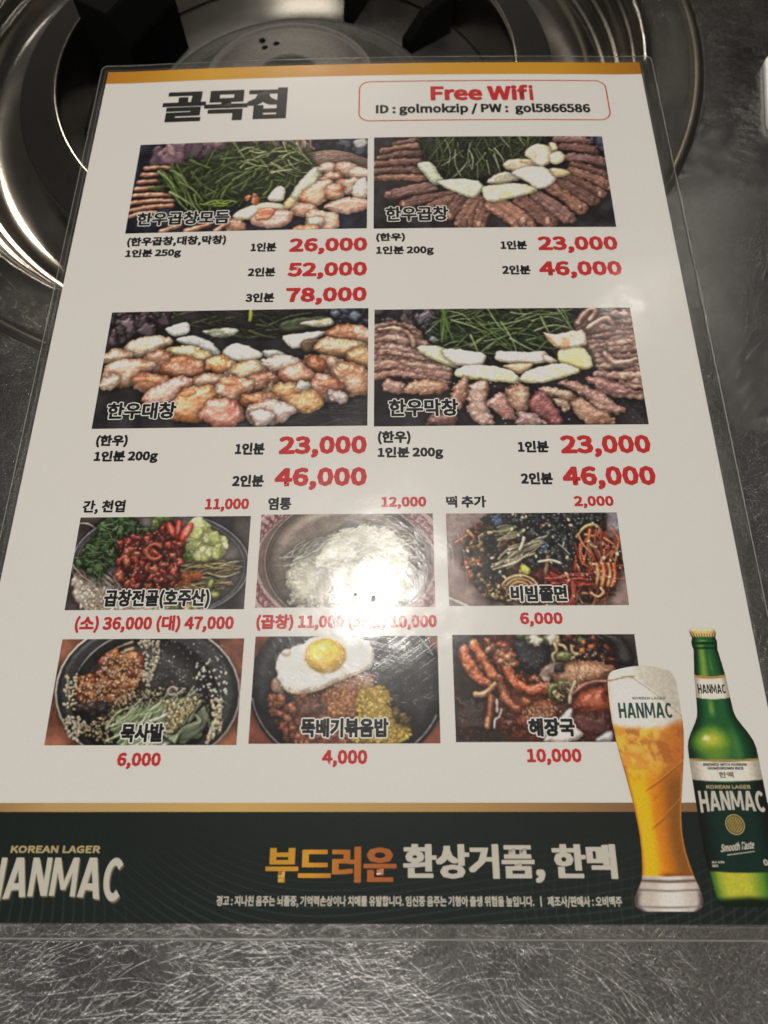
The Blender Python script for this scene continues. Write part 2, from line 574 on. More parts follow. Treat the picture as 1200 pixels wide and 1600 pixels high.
po = film_loop(FX0, FY0, FX1, FY1, 2.6)
pi_ = film_loop(PX0, PY0, PX1, PY1, .05)
n = len(po)
V = np.array(po + pi_)
zs = np.full(2 * n, .02)
F = []
for i in range(n):
    j = (i + 1) % n
    F.append((i, j, n + j, n + i))
sheet_mesh('laminate_margin', V, F, M_FILM, 0, zs=zs)
pa = film_loop(FX0, FY0, FX1, FY1, 2.6)
pb = film_loop(FX0 + .28, FY0 + .28, FX1 - .28, FY1 - .28, 2.4)
V = np.array(pa + pb + pa)
zs = np.r_[np.full(n, .05), np.full(n, .07), np.full(n, -.3)]
F = []
for i in range(n):
    j = (i + 1) % n
    F += [(i, j, n + j, n + i), (2 * n + i, 2 * n + j, j, i)]
sheet_mesh('laminate_edge', V + np.sign(V - [[1.6, 148]]) * .01, F, M_EDGE, 0, zs=zs)
# the milky seam where the pouch closes over the edge of the paper
pa = film_loop(PX0 - 1.15, PY0 - .7, PX1 + .7, PY1 + .9, .8)
pb = film_loop(PX0 - .85, PY0 - .5, PX1 + .5, PY1 + .65, .7)
V = np.array(pa + pb)
F = [(i, (i + 1) % n, n + (i + 1) % n, n + i) for i in range(n)]
sheet_mesh('pouch_seam', V, F, clear_film('milky_seam', (.92, .92, .9), .2, .12), .04)

V, F = grid(PX0, 288.9, PX1, 295.6, 60, 3)
sheet_mesh('gold_band', V, F, M_BAND, .012, label='gold band across the top of the sheet')
V, F = grid(PX0, 24.5, PX1, 26.6, 60, 2)
sheet_mesh('gold_strip', V, F, M_STRIP, .012, label='thin gold strip above the dark green footer')

# ------------------------------------------------------------------ lettering
FONT = None
try:
    fp = os.path.join(bpy.utils.system_resource('DATAFILES', path='fonts'), 'Noto Sans CJK Regular.woff2')
    FONT = bpy.data.fonts.load(fp)
except Exception:
    FONT = None
_cache = {}


def glyphs(body):
    if body not in _cache:
        c = bpy.data.curves.new('lettering', 'FONT')
        if FONT:
            c.font = FONT
        c.body = body
        c.size = 1
        c.resolution_u = 2
        o = bpy.data.objects.new('lettering', c)
        COL.objects.link(o)
        me = o.to_mesh()
        me.calc_loop_triangles()
        v = np.empty(len(me.vertices) * 3)
        me.vertices.foreach_get('co', v)
        t = np.empty(len(me.loop_triangles) * 3, np.int32)
        me.loop_triangles.foreach_get('vertices', t)
        o.to_mesh_clear()
        bpy.data.objects.remove(o)
        bpy.data.curves.remove(c)
        _cache[body] = (v.reshape(-1, 3)[:, :2].copy(), t.reshape(-1, 3).copy())
    return _cache[body]


def pen(rx, ry, fine=True, square=.35):
    out = [(0, 0)]
    rings = ((.34, 6), (.68, 8), (1, 12)) if fine else ((.5, 4), (1, 8))
    for q, k in rings:
        for i in range(k):
            a = 2 * pi * i / k + pi / 4
            c, s = cos(a), sin(a)
            m = 1 / max(abs(c), abs(s))
            g = q * (1 - square + square * m)
            out.append((rx * g * c, ry * g * s))
    return out


def text(body, box, mat, wt, z=.03, parent=sheet, name='lettering', fn=None, fine=True, label=None, grow=0, wx=1.0, wy=1.0, shift=(0, 0), square=.35):
    """writing fitted to the box x0, y0, x1, y1 (mm); wt = pen radius in mm that thickens the strokes"""
    v, t = glyphs(body)
    x0, y0, x1, y1 = box
    lo, hi = v.min(0), v.max(0)
    ax, ay = wt * wx, wt * wy
    s = np.array([(x1 - x0 - 2 * ax) / (hi[0] - lo[0]), (y1 - y0 - 2 * ay) / max(1e-6, hi[1] - lo[1])])
    b = (v - lo) * s + [x0 + ax + shift[0], y0 + ay + shift[1]]
    P = pen(ax + grow, ay + grow, fine or grow > 0, square)
    V = np.concatenate([b + np.array(p) for p in P])
    F = np.concatenate([t + i * len(b) for i in range(len(P))])
    zs = np.repeat(np.arange(len(P)) * .0003, len(b))
    if fn:
        V = fn(V)
    return sheet_mesh(name, V, F, mat, z, parent, label, zs=zs)


def block(body, box, wt=.2, mat=M_BLACK, **kw):
    return text(body, box, mat, wt, **kw)


text('골목집', (-80.2, 266.3, -31.9, 283.4), M_BLACK, 1.0, name='title_lettering', square=.9, wx=1.2, wy=.58)

# the wifi frame and its two lines
def ring_loop(x0, y0, x1, y1, r, wd):
    a = np.array(film_loop(x0, y0, x1, y1, r, 30, 8))
    b = np.array(film_loop(x0 + wd, y0 + wd, x1 - wd, y1 - wd, r - wd, 30, 8))
    n = len(a)
    return np.r_[a, b], [(i, (i + 1) % n, n + (i + 1) % n, n + i) for i in range(n)]


V, F = ring_loop(-4.4, 263.9, 91.0, 285.6, 4.4, .5)
wifi = sheet_mesh('wifi_frame', V, F, M_RED, .02, label='red rounded frame round the wifi lines')
text('Free Wif', (23.1, 274.4, 60.6, 283.0), M_RED, .52, parent=wifi)
text('i', (60.9, 274.4, 62.5, 282.8), M_RED, .5, parent=wifi)
text('ID : golmokzip / PW :  gol5866586', (2.2, 266.6, 83.5, 272.9), M_BLACK, .27, parent=wifi)

RIGHT1, RIGHT2 = -.5, 85.9
for body, x0, y0, x1, y1 in (
        ('26,000', -27.5, 201.2, -.5, 208.5), ('52,000', -27.6, 190.6, -.5, 197.9), ('78,000', -27.7, 180.0, -.5, 187.3),
        ('23,000', 58.3, 200.6, 85.7, 208.1), ('46,000', 57.8, 189.8, 85.8, 197.3),
        ('23,000', -26.9, 123.4, 0.0, 130.9), ('46,000', -27.6, 112.7, 0.1, 120.2),
        ('23,000', 58.8, 122.8, 86.0, 130.4), ('46,000', 58.4, 112.2, 86.0, 119.9)):
    text(body, (x0, y0, x1, y1), M_RED, .41, name='price_lettering')
for body, x0, y0, x1, y1 in (
        ('11,000', -47.8, 106.0, -34.7, 110.3), ('12,000', 4.4, 106.4, 17.7, 110.4), ('2,000', 61.0, 106.2, 72.6, 110.2),
        ('(소) 36,000 (대) 47,000', -80.8, 70.1, -36.4, 75.0), ('(곱창) 11,000 (소면) 10,000', -30.2, 70.4, 19.8, 75.1), ('6,000', 42.6, 71.2, 54.4, 75.3),
        ('6,000', -63.9, 34.6, -52.5, 38.7), ('4,000', -10.8, 35.0, .9, 39.3), ('10,000', 41.8, 35.4, 55.8, 39.5)):
    text(body, (x0, y0, x1, y1), M_RED, .215, name='price_lettering')
for body, x0, y0, x1, y1 in (
        ('1인분', -41.0, 202.9, -32.0, 206.9), ('2인분', -41.2, 192.2, -31.7, 196.1), ('3인분', -41.2, 181.5, -31.5, 185.4),
        ('1인분', 45.4, 202.4, 54.5, 206.3), ('2인분', 45.3, 191.7, 54.9, 195.7),
        ('1인분', -40.3, 124.7, -31.2, 128.8), ('2인분', -40.3, 114.0, -30.8, 118.0),
        ('1인분', 45.8, 124.6, 55.2, 128.6), ('2인분', 46.0, 114.0, 55.5, 118.0)):
    text(body, (x0, y0, x1, y1), M_BLACK, .215, name='portion_lettering')
for body, x0, y0, x1, y1 in (
        ('(한우곱창,대창,막창)', -84.8, 206.1, -49.8, 210.6), ('1인분 250g', -84.7, 201.0, -65.1, 205.2),
        ('(한우)', 2.5, 206.2, 12.6, 210.2), ('1인분 200g', 2.5, 200.2, 22.4, 204.5),
        ('(한우)', -83.7, 127.7, -73.8, 132.1), ('1인분 200g', -83.5, 122.2, -63.8, 126.6),
        ('(한우)', 3.3, 127.7, 13.4, 132.4), ('1인분 200g', 3.3, 122.6, 23.2, 126.9)):
    text(body, (x0, y0, x1, y1), M_BLACK, .215, name='dish_lettering')
for body, x0, y0, x1, y1 in (('간, 천엽', -84.3, 105.6, -71.6, 110.1), ('염통', -29.1, 106.4, -22.2, 110.5), ('떡 추가', 23.5, 106.7, 35.3, 110.5)):
    text(body, (x0, y0, x1, y1), M_BLACK, .19, name='dish_lettering', wy=.85)

# ------------------------------------------------------------------ the printed pictures
_nr = np.random.default_rng(11)


def _up(a, n):
    m = a.shape[0] - 1
    x = np.linspace(0, m - 1e-6, n)
    i = x.astype(int)
    f = x - i
    f = f * f * (3 - 2 * f)
    r = a[i] * (1 - f)[:, None] + a[i + 1] * f[:, None]
    return r[:, i] * (1 - f) + r[:, i + 1] * f


NZ = {}
for _c in (2, 4, 7, 12, 24):
    acc, amp, tot = 0, 1., 0
    c = _c
    for _ in range(3):
        acc = acc + amp * _up(_nr.random((int(720 / c) + 2, int(720 / c) + 2)), 720)
        tot += amp
        amp *= .55
        c = max(1.2, c / 2)
    acc = acc / tot
    NZ[_c] = np.clip((acc - acc.mean()) / (acc.std() * 4) + .5, 0, 1)


def hom(src, dst):
    A, b = [], []
    for (x, y), (u, v) in zip(src, dst):
        A += [[x, y, 1, 0, 0, 0, -u * x, -u * y], [0, 0, 0, x, y, 1, -v * x, -v * y]]
        b += [u, v]
    return np.append(np.linalg.solve(np.array(A, float), np.array(b, float)), 1).reshape(3, 3)


class Pic:
    """a small picture painted in code; the four corners give the drawing units its shapes are written in"""

    def __init__(s, box, corners, seed, bg=(40, 38, 40), res=4.5):
        s.box = box
        s.W, s.H = int((box[2] - box[0]) * res) + 1, int((box[3] - box[1]) * res) + 1
        s.M = hom(corners, [(0, 0), (s.W - 1, 0), (s.W - 1, s.H - 1), (0, s.H - 1)])
        s.k = (s.W - 1) / ((corners[1][0] - corners[0][0] + corners[2][0] - corners[3][0]) / 2.)
        s.c = np.ones((s.H, s.W, 3)) * (np.array(bg) / 255.)
        s.r = random.Random(seed)
        s.Y, s.X = np.mgrid[0:s.H, 0:s.W].astype(float)

    def q(s, pts):
        p = np.c_[np.atleast_2d(np.asarray(pts, float)), np.ones(len(np.atleast_2d(pts)))] @ s.M.T
        return p[:, :2] / p[:, 2:]

    def nz(s, sl, cell):
        a = NZ[cell]
        h, w = sl[0].stop - sl[0].start, sl[1].stop - sl[1].start
        oy, ox = s.r.randrange(0, 720 - h), s.r.randrange(0, 720 - w)
        return a[oy:oy + h, ox:ox + w]

    def lay(s, sl, d, col, col2=None, rim=5., nz=1.0, cell=7, bump=.35, bcell=7, light=(-.25, -.6, .75), spec=.25, shin=18, shadow=.45, sw=3.5,
            amb=.68, dif=.42, alpha=1., mcell=12, edge=0., grain=.06):
        if d.size == 0:
            return
        if nz:
            d = d + (s.nz(sl, cell) - .5) * 2 * nz
        c = s.c[sl]
        if shadow:
            sw = min(sw, .1 * max(d.shape) + .3)
            c *= (1 - .7 * shadow * np.exp(-np.clip(d, 0, None) / sw))[..., None]
        a = np.clip(.5 - d, 0, 1) * alpha
        if not a.any():
            return
        t = np.clip(-d / rim, 0, 1)
        h = rim * np.sqrt(np.clip(1 - (1 - t) ** 2, 0, 1))
        if bump:
            h = h + bump * (s.nz(sl, bcell) - .5) * .8
        if h.shape[0] > 1 and h.shape[1] > 1:
            gy, gx = np.gradient(h)
        else:
            gy = gx = np.zeros_like(h)
        ln = np.sqrt(gx * gx + gy * gy + 1)
        l = np.array(light) / np.linalg.norm(light)
        nd = np.clip((-gx * l[0] - gy * l[1] + l[2]) / ln, 0, 1)
        hv = l + [0, 0, 1]
        hv = hv / np.linalg.norm(hv)
        sp = np.clip((-gx * hv[0] - gy * hv[1] + hv[2]) / ln, 0, 1) ** shin * spec
        b = np.ones(d.shape + (3,)) * (np.array(col) / 255.)
        if col2 is not None:
            m = np.clip((s.nz(sl, mcell) - .32) * 2.8, 0, 1)[..., None]
            b = b * (1 - m) + np.array(col2) / 255. * m
        if edge:
            b = b * (1 - edge * np.exp(np.clip(d, None, 0) / 2.2))[..., None]
        b = b * (1 + grain * (s.nz(sl, 2) - .5) * 4)[..., None]
        o = np.clip(b * (amb + dif * nd)[..., None] + sp[..., None], 0, 1)
        s.c[sl] = c * (1 - a[..., None]) + o * a[..., None]

    def win(s, p, m):
        x0, y0 = np.floor(p.min(0) - m).astype(int)
        x1, y1 = np.ceil(p.max(0) + m).astype(int)
        x0, y0, x1, y1 = max(0, x0), max(0, y0), min(s.W, x1), min(s.H, y1)
        if x1 <= x0 + 1 or y1 <= y0 + 1:
            return None
        return (slice(y0, y1), slice(x0, x1))

    def segd(s, sl, p, closed):
        X, Y = s.X[sl], s.Y[sl]
        d = np.full(X.shape, 1e9)
        tt = np.zeros(X.shape)
        ins = np.zeros(X.shape, bool)
        n = len(p)
        for i in range(n if closed else n - 1):
            ax, ay = p[i]
            bx, by = p[(i + 1) % n]
            ex, ey = bx - ax, by - ay
            q = np.clip(((X - ax) * ex + (Y - ay) * ey) / (ex * ex + ey * ey + 1e-9), 0, 1)
            e = np.hypot(X - ax - q * ex, Y - ay - q * ey)
            tt = np.where(e < d, (i + q) / max(1, n - 1), tt)
            d = np.minimum(d, e)
            if closed:
                cr = (ay > Y) != (by > Y)
                ins ^= cr & (X < ex * (Y - ay) / (ey if abs(ey) > 1e-9 else 1e-9) + ax)
        return (np.where(ins, -d, d) if closed else d), tt

    @staticmethod
    def spline(p, closed, n=4):
        p = np.asarray(p, float)
        m = len(p)
        out = []
        for i in range(m if closed else m - 1):
            g = (lambda j: p[j % m]) if closed else (lambda j: p[min(max(j, 0), m - 1)])
            a, b, c, d = g(i - 1), g(i), g(i + 1), g(i + 2)
            for k in range(n):
                t = k / n
                out.append(.5 * (2 * b + (c - a) * t + (2 * a - 5 * b + 4 * c - d) * t * t + (3 * b - a - 3 * c + d) * t ** 3))
        if not closed:
            out.append(p[-1])
        return np.array(out)

    def poly(s, pts, col, col2=None, smooth=True, **kw):
        p = s.q(pts)
        if smooth:
            p = s.spline(p, True, 3)
        sl = s.win(p, 8)
        if sl:
            s.lay(sl, s.segd(sl, p, True)[0], col, col2, **kw)

    def line(s, pts, w, col, col2=None, taper=(1, 1), **kw):
        p = s.q(pts)
        if len(p) > 2:
            p = s.spline(p, False, 4)
        hw = w * s.k / 2
        sl = s.win(p, hw + 6)
        if sl:
            d, t = s.segd(sl, p, False)
            kw.setdefault('rim', max(1.2, hw))
            kw.setdefault('nz', min(1., hw * .25))
            s.lay(sl, d - hw * (taper[0] + (taper[1] - taper[0]) * t), col, col2, **kw)

    def ell(s, x, y, rx, ry, ang, col, col2=None, jit=.13, **kw):
        a0 = radians(ang)
        n = 12
        P = []
        for i in range(n):
            a = 2 * pi * i / n
            j = 1 + s.r.uniform(-jit, jit)
            ex, ey = rx * cos(a) * j, ry * sin(a) * j
            P.append((x + ex * cos(a0) - ey * sin(a0), y + ex * sin(a0) + ey * cos(a0)))
        s.poly(P, col, col2, **kw)

    def ring(s, x, y, rx, ry, ang, w, col, a=(0, 360), **kw):
        a0 = radians(ang)
        P = []
        for i in range(33):
            t = radians(a[0] + (a[1] - a[0]) * i / 32)
            ex, ey = rx * cos(t), ry * sin(t)
            P.append((x + ex * cos(a0) - ey * sin(a0), y + ex * sin(a0) + ey * cos(a0)))
        s.line(P, w, col, **kw)

    def pick(s, poly):
        xs, ys = [p[0] for p in poly], [p[1] for p in poly]
        n = len(poly)
        while True:
            x, y = s.r.uniform(min(xs), max(xs)), s.r.uniform(min(ys), max(ys))
            ins = False
            for i in range(n):
                (ax, ay), (bx, by) = poly[i], poly[(i + 1) % n]
                if (ay > y) != (by > y) and x < (bx - ax) * (y - ay) / (by - ay) + ax:
                    ins = not ins
            if ins:
                return x, y

    def strands(s, n, poly, ln, ang, w, cols, curl=.3, **kw):
        for _ in range(n):
            x, y = s.pick(poly)
            a = radians(s.r.uniform(*ang))
            l = s.r.uniform(*ln) / 2
            b = s.r.uniform(-curl, curl) * l
            c, d = cos(a), sin(a)
            s.line([(x - l * c, y - l * d), (x - b * d, y + b * c), (x + l * c, y + l * d)], s.r.uniform(*w), s.r.choice(cols), taper=(.9, .5), **{**kw, 'shadow': kw.get('shadow', .45) * .6})

    def dots(s, n, poly, rad, cols, asp=1.5, **kw):
        kw['shadow'] = kw.get('shadow', .5) * .6
        kw.setdefault('sw', 1.2)
        for _ in range(n):
            x, y = s.pick(poly)
            r = s.r.uniform(*rad)
            a = s.r.uniform(0, pi)
            l = r * (asp - 1)
            s.line([(x - l * cos(a), y - l * sin(a)), (x + l * cos(a), y + l * sin(a))], 2 * r, s.r.choice(cols), nz=.2, bump=0, **kw)

    def clumps(s, n, poly, rad, cols, **kw):
        for _ in range(n):
            x, y = s.pick(poly)
            r = s.r.uniform(*rad)
            c = s.r.choice(cols)
            s.ell(x, y, r, r * s.r.uniform(.5, .9), s.r.uniform(0, 180), c, jit=.25, **{**kw, 'shadow': kw.get('shadow', .45) * .6})

    def mottle(s, amp, cell=24, tint=(1, 1, 1)):
        sl = (slice(0, s.H), slice(0, s.W))
        s.c *= 1 + amp * (s.nz(sl, cell) - .5)[..., None] * 2 * np.array(tint)

    def put(s, name, label):
        sl = (slice(0, s.H), slice(0, s.W))
        e = np.pad(s.c, ((1, 1), (1, 1), (0, 0)), mode='edge')
        e = e[:-2] * .22 + e[1:-1] * .56 + e[2:] * .22
        s.c = e[:, :-2] * .22 + e[:, 1:-1] * .56 + e[:, 2:] * .22
        s.c *= 1 + .06 * (s.nz(sl, 2) - .5)[..., None]
        V, F = grid(*s.box, s.W - 1, s.H - 1)
        col = ink(np.clip(s.c, 0, 1) * 255.).reshape(-1, 3)
        return sheet_mesh(name, V, F, M_PRINT, .015, label=label, cols=col)


def caption(parent, body, box, wt=.26, mat=None):
    wt *= .92
    text(body, box, M_WHITE, wt, z=.019, parent=parent, name='caption_outline', grow=.34, square=.2)
    text(body, box, mat or M_BLACK, wt, z=.027, parent=parent, name='caption')


BIG1, BIG2, BIG3, BIG4 = (-86.1, 212.4, -.7, 255.2), (1.6, 212.2, 86.2, 255.6), (-85.8, 134.3, .1, 178.5), (2.1, 134.0, 86.45, 177.8)
SM5, SM6, SM7 = (-84.4, 76.6, -33.9, 104.6), (-30.8, 77.0, 19.5, 105.0), (23.3, 77.2, 73.05, 104.9)
SM8, SM9, SM10 = (-83.6, 40.5, -33.2, 68.4), (-30.1, 40.8, 19.8, 68.9), (23.8, 41.1, 73.4, 69.1)

# ---- picture 1: mixed platter
P = Pic(BIG1, [(118, 77), (1153, 48), (1153, 460), (45, 477)], 1, (36, 36, 46))
P.mottle(.5)
P.clumps(26, [(600, 60), (1150, 50), (1150, 110), (900, 90)], (14, 40), [(44, 46, 66), (30, 30, 40), (78, 80, 92)], spec=.1)
P.ell(1120, 70, 34, 22, 0, (150, 152, 150), rim=4)
P.clumps(60, [(190, 150), (240, 95), (420, 65), (640, 58), (640, 110), (420, 160), (240, 175)], (22, 60), [(112, 82, 92), (92, 68, 80), (134, 104, 108), (70, 54, 62)], spec=.3)
for x0, y0, x1, y1 in ((140, 182, 290, 188), (126, 212, 280, 218), (110, 244, 250, 248), (98, 276, 245, 280), (84, 306, 250, 306), (76, 338, 260, 332), (68, 372, 255, 352), (70, 398, 180, 384)):
    P.line([(x0, y0), ((x0 + x1) / 2, (y0 + y1) / 2 - 6), (x1, y1)], 27, P.r.choice([(178, 128, 102), (158, 112, 90), (190, 142, 114)]), (140, 92, 72), spec=.4, shadow=.8, sw=2)
P.strands(40, [(690, 60), (900, 60), (900, 120), (720, 110)], (40, 90), (30, 100), (14, 26), [(168, 136, 126), (146, 116, 108), (186, 156, 142)], shadow=.6)
for i in range(9):
    P.line([(880, 128 + i * 11), (960, 110 + i * 9), (1060, 120 + i * 8), (1150, 150 + i * 7)], 20, P.r.choice([(164, 128, 114), (140, 106, 96), (178, 140, 124)]), spec=.35, shadow=.7)
G = [(200, 230), (300, 170), (430, 130), (560, 78), (700, 80), (850, 110), (890, 160), (860, 230), (740, 300), (600, 345), (470, 360), (330, 352), (250, 300)]
P.poly(G, (48, 58, 34), (34, 42, 26), rim=12, nz=3, shadow=.6, sw=8, bump=1)
gc = [(72, 88, 44), (92, 110, 58), (58, 72, 38), (112, 128, 74), (46, 58, 32), (84, 98, 54)]
P.strands(90, G, (60, 150), (-70, 40), (10, 18), gc[2:5:2] + [(52, 64, 34)], spec=.2)
P.poly([(360, 220), (480, 195), (620, 210), (640, 270), (560, 320), (420, 320), (340, 280)], (30, 36, 24), (42, 50, 30), rim=14, nz=4, alpha=.8, shadow=0)
P.strands(90, G, (60, 150), (-75, 45), (9, 18), gc[:3] + gc[4:], spec=.2)
P.strands(40, [(540, 90), (880, 110), (860, 220), (640, 200)], (60, 120), (-30, 60), (6, 11), [(150, 160, 106), (120, 138, 84), (176, 180, 134)], spec=.3)
P.strands(26, [(200, 230), (300, 200), (420, 350), (300, 350)], (80, 150), (30, 75), (10, 16), [(110, 130, 78), (138, 150, 96), (80, 98, 56)])
P.strands(12, [(400, 335), (520, 330), (520, 352), (400, 356)], (60, 110), (-8, 8), (9, 14), [(140, 160, 66), (120, 140, 60)])
P.poly([(800, 300), (840, 240), (900, 185), (945, 180), (935, 240), (890, 300), (830, 345), (780, 345)], (196, 196, 168), (168, 172, 140), rim=8, spec=.4)
pk = [(186, 142, 120), (200, 160, 138), (172, 124, 102), (206, 174, 152)]
for x, y, rx, ry, a, c, c2 in ((970, 186, 44, 26, 5, pk[1], None), (1060, 190, 60, 30, 10, pk[0], (216, 190, 170)), (1120, 210, 50, 26, 8, pk[3], None), (985, 228, 48, 22, -6, pk[0], (150, 100, 82)),
                               (1070, 262, 70, 34, -4, pk[2], (210, 180, 158)), (1125, 280, 36, 44, 20, (222, 204, 186), None), (925, 300, 84, 42, -30, (172, 96, 64), (206, 160, 132)), (1000, 290, 44, 34, 0, pk[0], (160, 90, 60)),
                               (1060, 352, 96, 34, -6, (212, 186, 168), (186, 140, 120)), (860, 372, 62, 30, 8, pk[0], (208, 176, 156)), (945, 424, 76, 44, 4, (192, 140, 114), (206, 170, 146)), (905, 440, 44, 26, -30, (214, 196, 176), None),
                               (540, 440, 50, 30, 10, (170, 128, 104), (120, 84, 64)), (870, 462, 60, 18, 0, (190, 130, 90), None)):
    P.ell(x, y, rx * 1.1, ry * 1.15, a, c, c2, rim=10, spec=.4, shadow=.7, bump=.8, nz=2, mcell=24)
P.poly([(530, 402), (590, 362), (690, 340), (765, 350), (780, 385), (700, 380), (640, 415), (560, 418)], (214, 200, 164), (226, 216, 190), rim=7, spec=.4)
P.ell(792, 345, 34, 22, -40, (204, 178, 128), rim=6)
P.poly([(690, 318), (740, 265), (770, 280), (764, 330), (720, 336)], (224, 212, 190), rim=7, spec=.5)
P.ell(710, 415, 100, 46, -4, (186, 140, 122), (206, 170, 152), rim=10, spec=.5, bump=.8, shadow=.7)
P.ell(680, 395, 50, 26, -20, (168, 86, 60), (196, 130, 104), rim=5, spec=.5, bump=.8, shadow=.2)
P.clumps(5, [(590, 310), (660, 305), (660, 335), (590, 335)], (12, 22), [(180, 100, 70), (196, 130, 100)])
for x0, x1 in ((210, 290), (320, 420), (455, 500)):
    P.line([(x0, 468), (x1, 440)], 30, (132, 84, 62), (170, 124, 98), spec=.4)
ph = P.put('food_photo', 'printed photo of a mixed meat platter with green chives')
caption(ph, '한우곱창모듬', (-82.7, 215.7, -49.4, 221.9))

# ---- picture 2: grilled tubes round a pan
P = Pic(BIG2, [(40, 40), (1060, 35), (1123, 447), (40, 443)], 2, (44, 41, 43))
P.mottle(.35)
P.clumps(14, [(1000, 40), (1065, 36), (1075, 120), (1020, 110)], (10, 26), [(96, 104, 130), (50, 54, 70), (140, 146, 160)], spec=.3)
tb = [(122, 86, 72), (104, 72, 62), (136, 98, 82), (94, 66, 58), (112, 82, 76)]
for x0, y0, x1, y1, wd in ((130, 70, 270, 55, 28), (80, 100, 230, 78, 28), (60, 132, 235, 112, 32), (45, 160, 240, 150, 32), (50, 192, 250, 188, 34), (50, 222, 255, 222, 30),
                           (850, 50, 990, 58, 34), (880, 86, 1020, 98, 40), (915, 130, 1060, 150, 44), (930, 168, 1072, 212, 42), (920, 195, 1080, 256, 46), (900, 225, 1050, 296, 46), (860, 246, 1015, 326, 52),
                           (828, 268, 960, 362, 52), (170, 335, 375, 300, 44), (110, 296, 290, 262, 46), (300, 350, 400, 320, 50), (375, 388, 440, 310, 56), (440, 425, 500, 335, 74), (505, 432, 540, 345, 56),
                           (580, 345, 700, 425, 84), (690, 320, 815, 418, 66), (768, 305, 900, 402, 58)):
    c = P.r.choice(tb)
    c = tuple(int(v * 1.12) for v in c)
    P.line([(x0, y0), ((x0 + x1) / 2, (y0 + y1) / 2 - 5), (x1, y1)], wd * 1.3, c, tuple(int(v * .8) for v in c), spec=.3, shadow=.6, sw=2, bump=1.3, nz=2.0, rim=5, taper=(.9, 1.05))
    P.line([(x0, y0 - wd * .1), ((x0 + x1) / 2, (y0 + y1) / 2 - 5 - wd * .1), (x1, y1 - wd * .1)], wd * .3, tuple(int(v * 1.25) for v in c), None, spec=.2, shadow=.25, bump=.6, nz=1.2, alpha=.5)
    ex, ey = (x1, y1) if x1 > 620 else (x0, y0)
    P.ell(ex, ey, wd * .24, wd * .32, 0, (84, 58, 48), (160, 122, 104), rim=3, shadow=0, spec=.4)
GG = [(230, 40), (830, 38), (760, 90), (690, 140), (560, 240), (480, 240), (380, 225), (280, 160)]
P.poly(GG, (42, 46, 34), (32, 34, 28), smooth=False, rim=8, nz=5, bump=.8, shadow=.5)
P.strands(110, GG, (60, 150), (20, 160), (5, 11), [(58, 66, 42), (74, 84, 54), (46, 52, 36), (90, 102, 64)], spec=.3)
P.strands(18, [(260, 45), (700, 45), (560, 215), (400, 200)], (60, 130), (30, 150), (4, 8), [(150, 158, 124), (186, 188, 160), (124, 138, 90)])
wh = (212, 206, 184)
for pts, c, c2 in (([(228, 158), (290, 153), (322, 196), (352, 240), (300, 250), (262, 205)], (196, 198, 178), (170, 176, 150)),
                   ([(318, 242), (400, 226), (500, 238), (528, 270), (480, 312), (398, 286)], (204, 204, 182), (186, 190, 160)),
                   ([(520, 300), (530, 262), (640, 248), (740, 260), (764, 285), (640, 318), (556, 332)], (216, 208, 180), (196, 190, 150)),
                   ([(535, 246), (596, 200), (676, 204), (690, 230), (620, 248)], (196, 188, 170), (160, 150, 130)),
                   ([(610, 170), (640, 142), (720, 138), (770, 150), (755, 182), (660, 196)], (206, 196, 172), (180, 168, 140)),
                   ([(650, 198), (740, 172), (800, 176), (856, 226), (780, 276), (700, 232)], (226, 218, 202), (210, 200, 182)),
                   ([(820, 182), (900, 190), (914, 208), (852, 224)], (204, 190, 160), (180, 160, 120)),
                   ([(708, 112), (752, 74), (815, 78), (852, 110), (830, 156), (776, 172), (734, 142)], (218, 204, 178), (196, 176, 146)),
                   ([(824, 122), (866, 102), (892, 132), (860, 164), (830, 156)], (214, 200, 172), None), ([(820, 70), (850, 66), (860, 96), (836, 104)], (206, 190, 160), None)):
    P.poly(pts, c, c2, rim=6, spec=.3, shadow=.6, bump=.3, mcell=12)
P.line([(690, 150), (735, 160)], 12, (186, 140, 96), shadow=.2)
ph = P.put('food_photo', 'printed photo of brown grilled rolls fanned round white onion')
caption(ph, '한우곱창', (5.8, 215.4, 28.0, 222.1))

# ---- picture 3: chunks of daechang
P = Pic(BIG3, [(112, 40), (1160, 30), (1160, 510), (40, 522)], 3, (46, 43, 45))
P.mottle(.3)
P.strands(60, [(700, 440), (1160, 380), (1160, 510), (500, 515)], (60, 200), (-14, 4), (2, 4), [(74, 72, 74), (60, 58, 60), (90, 88, 88)], shadow=0, alpha=.6)
P.clumps(50, [(110, 45), (330, 40), (340, 110), (230, 150), (100, 170)], (14, 40), [(66, 52, 58), (52, 42, 48), (92, 76, 82), (44, 38, 42)], spec=.35)
P.clumps(16, [(980, 34), (1160, 32), (1160, 110), (1040, 110)], (14, 34), [(50, 52, 66), (92, 96, 112), (40, 42, 50)], spec=.3)
P.strands(40, [(380, 45), (1000, 40), (960, 110), (600, 170), (460, 110)], (80, 180), (-20, 30), (8, 20), [(44, 48, 36), (60, 66, 46), (36, 38, 32)])
P.line([(684, 34), (680, 78)], 16, (150, 158, 70))
P.poly([(800, 90), (900, 66), (1010, 64), (1000, 95), (900, 118), (820, 128)], (62, 68, 46), (48, 54, 38), rim=5)
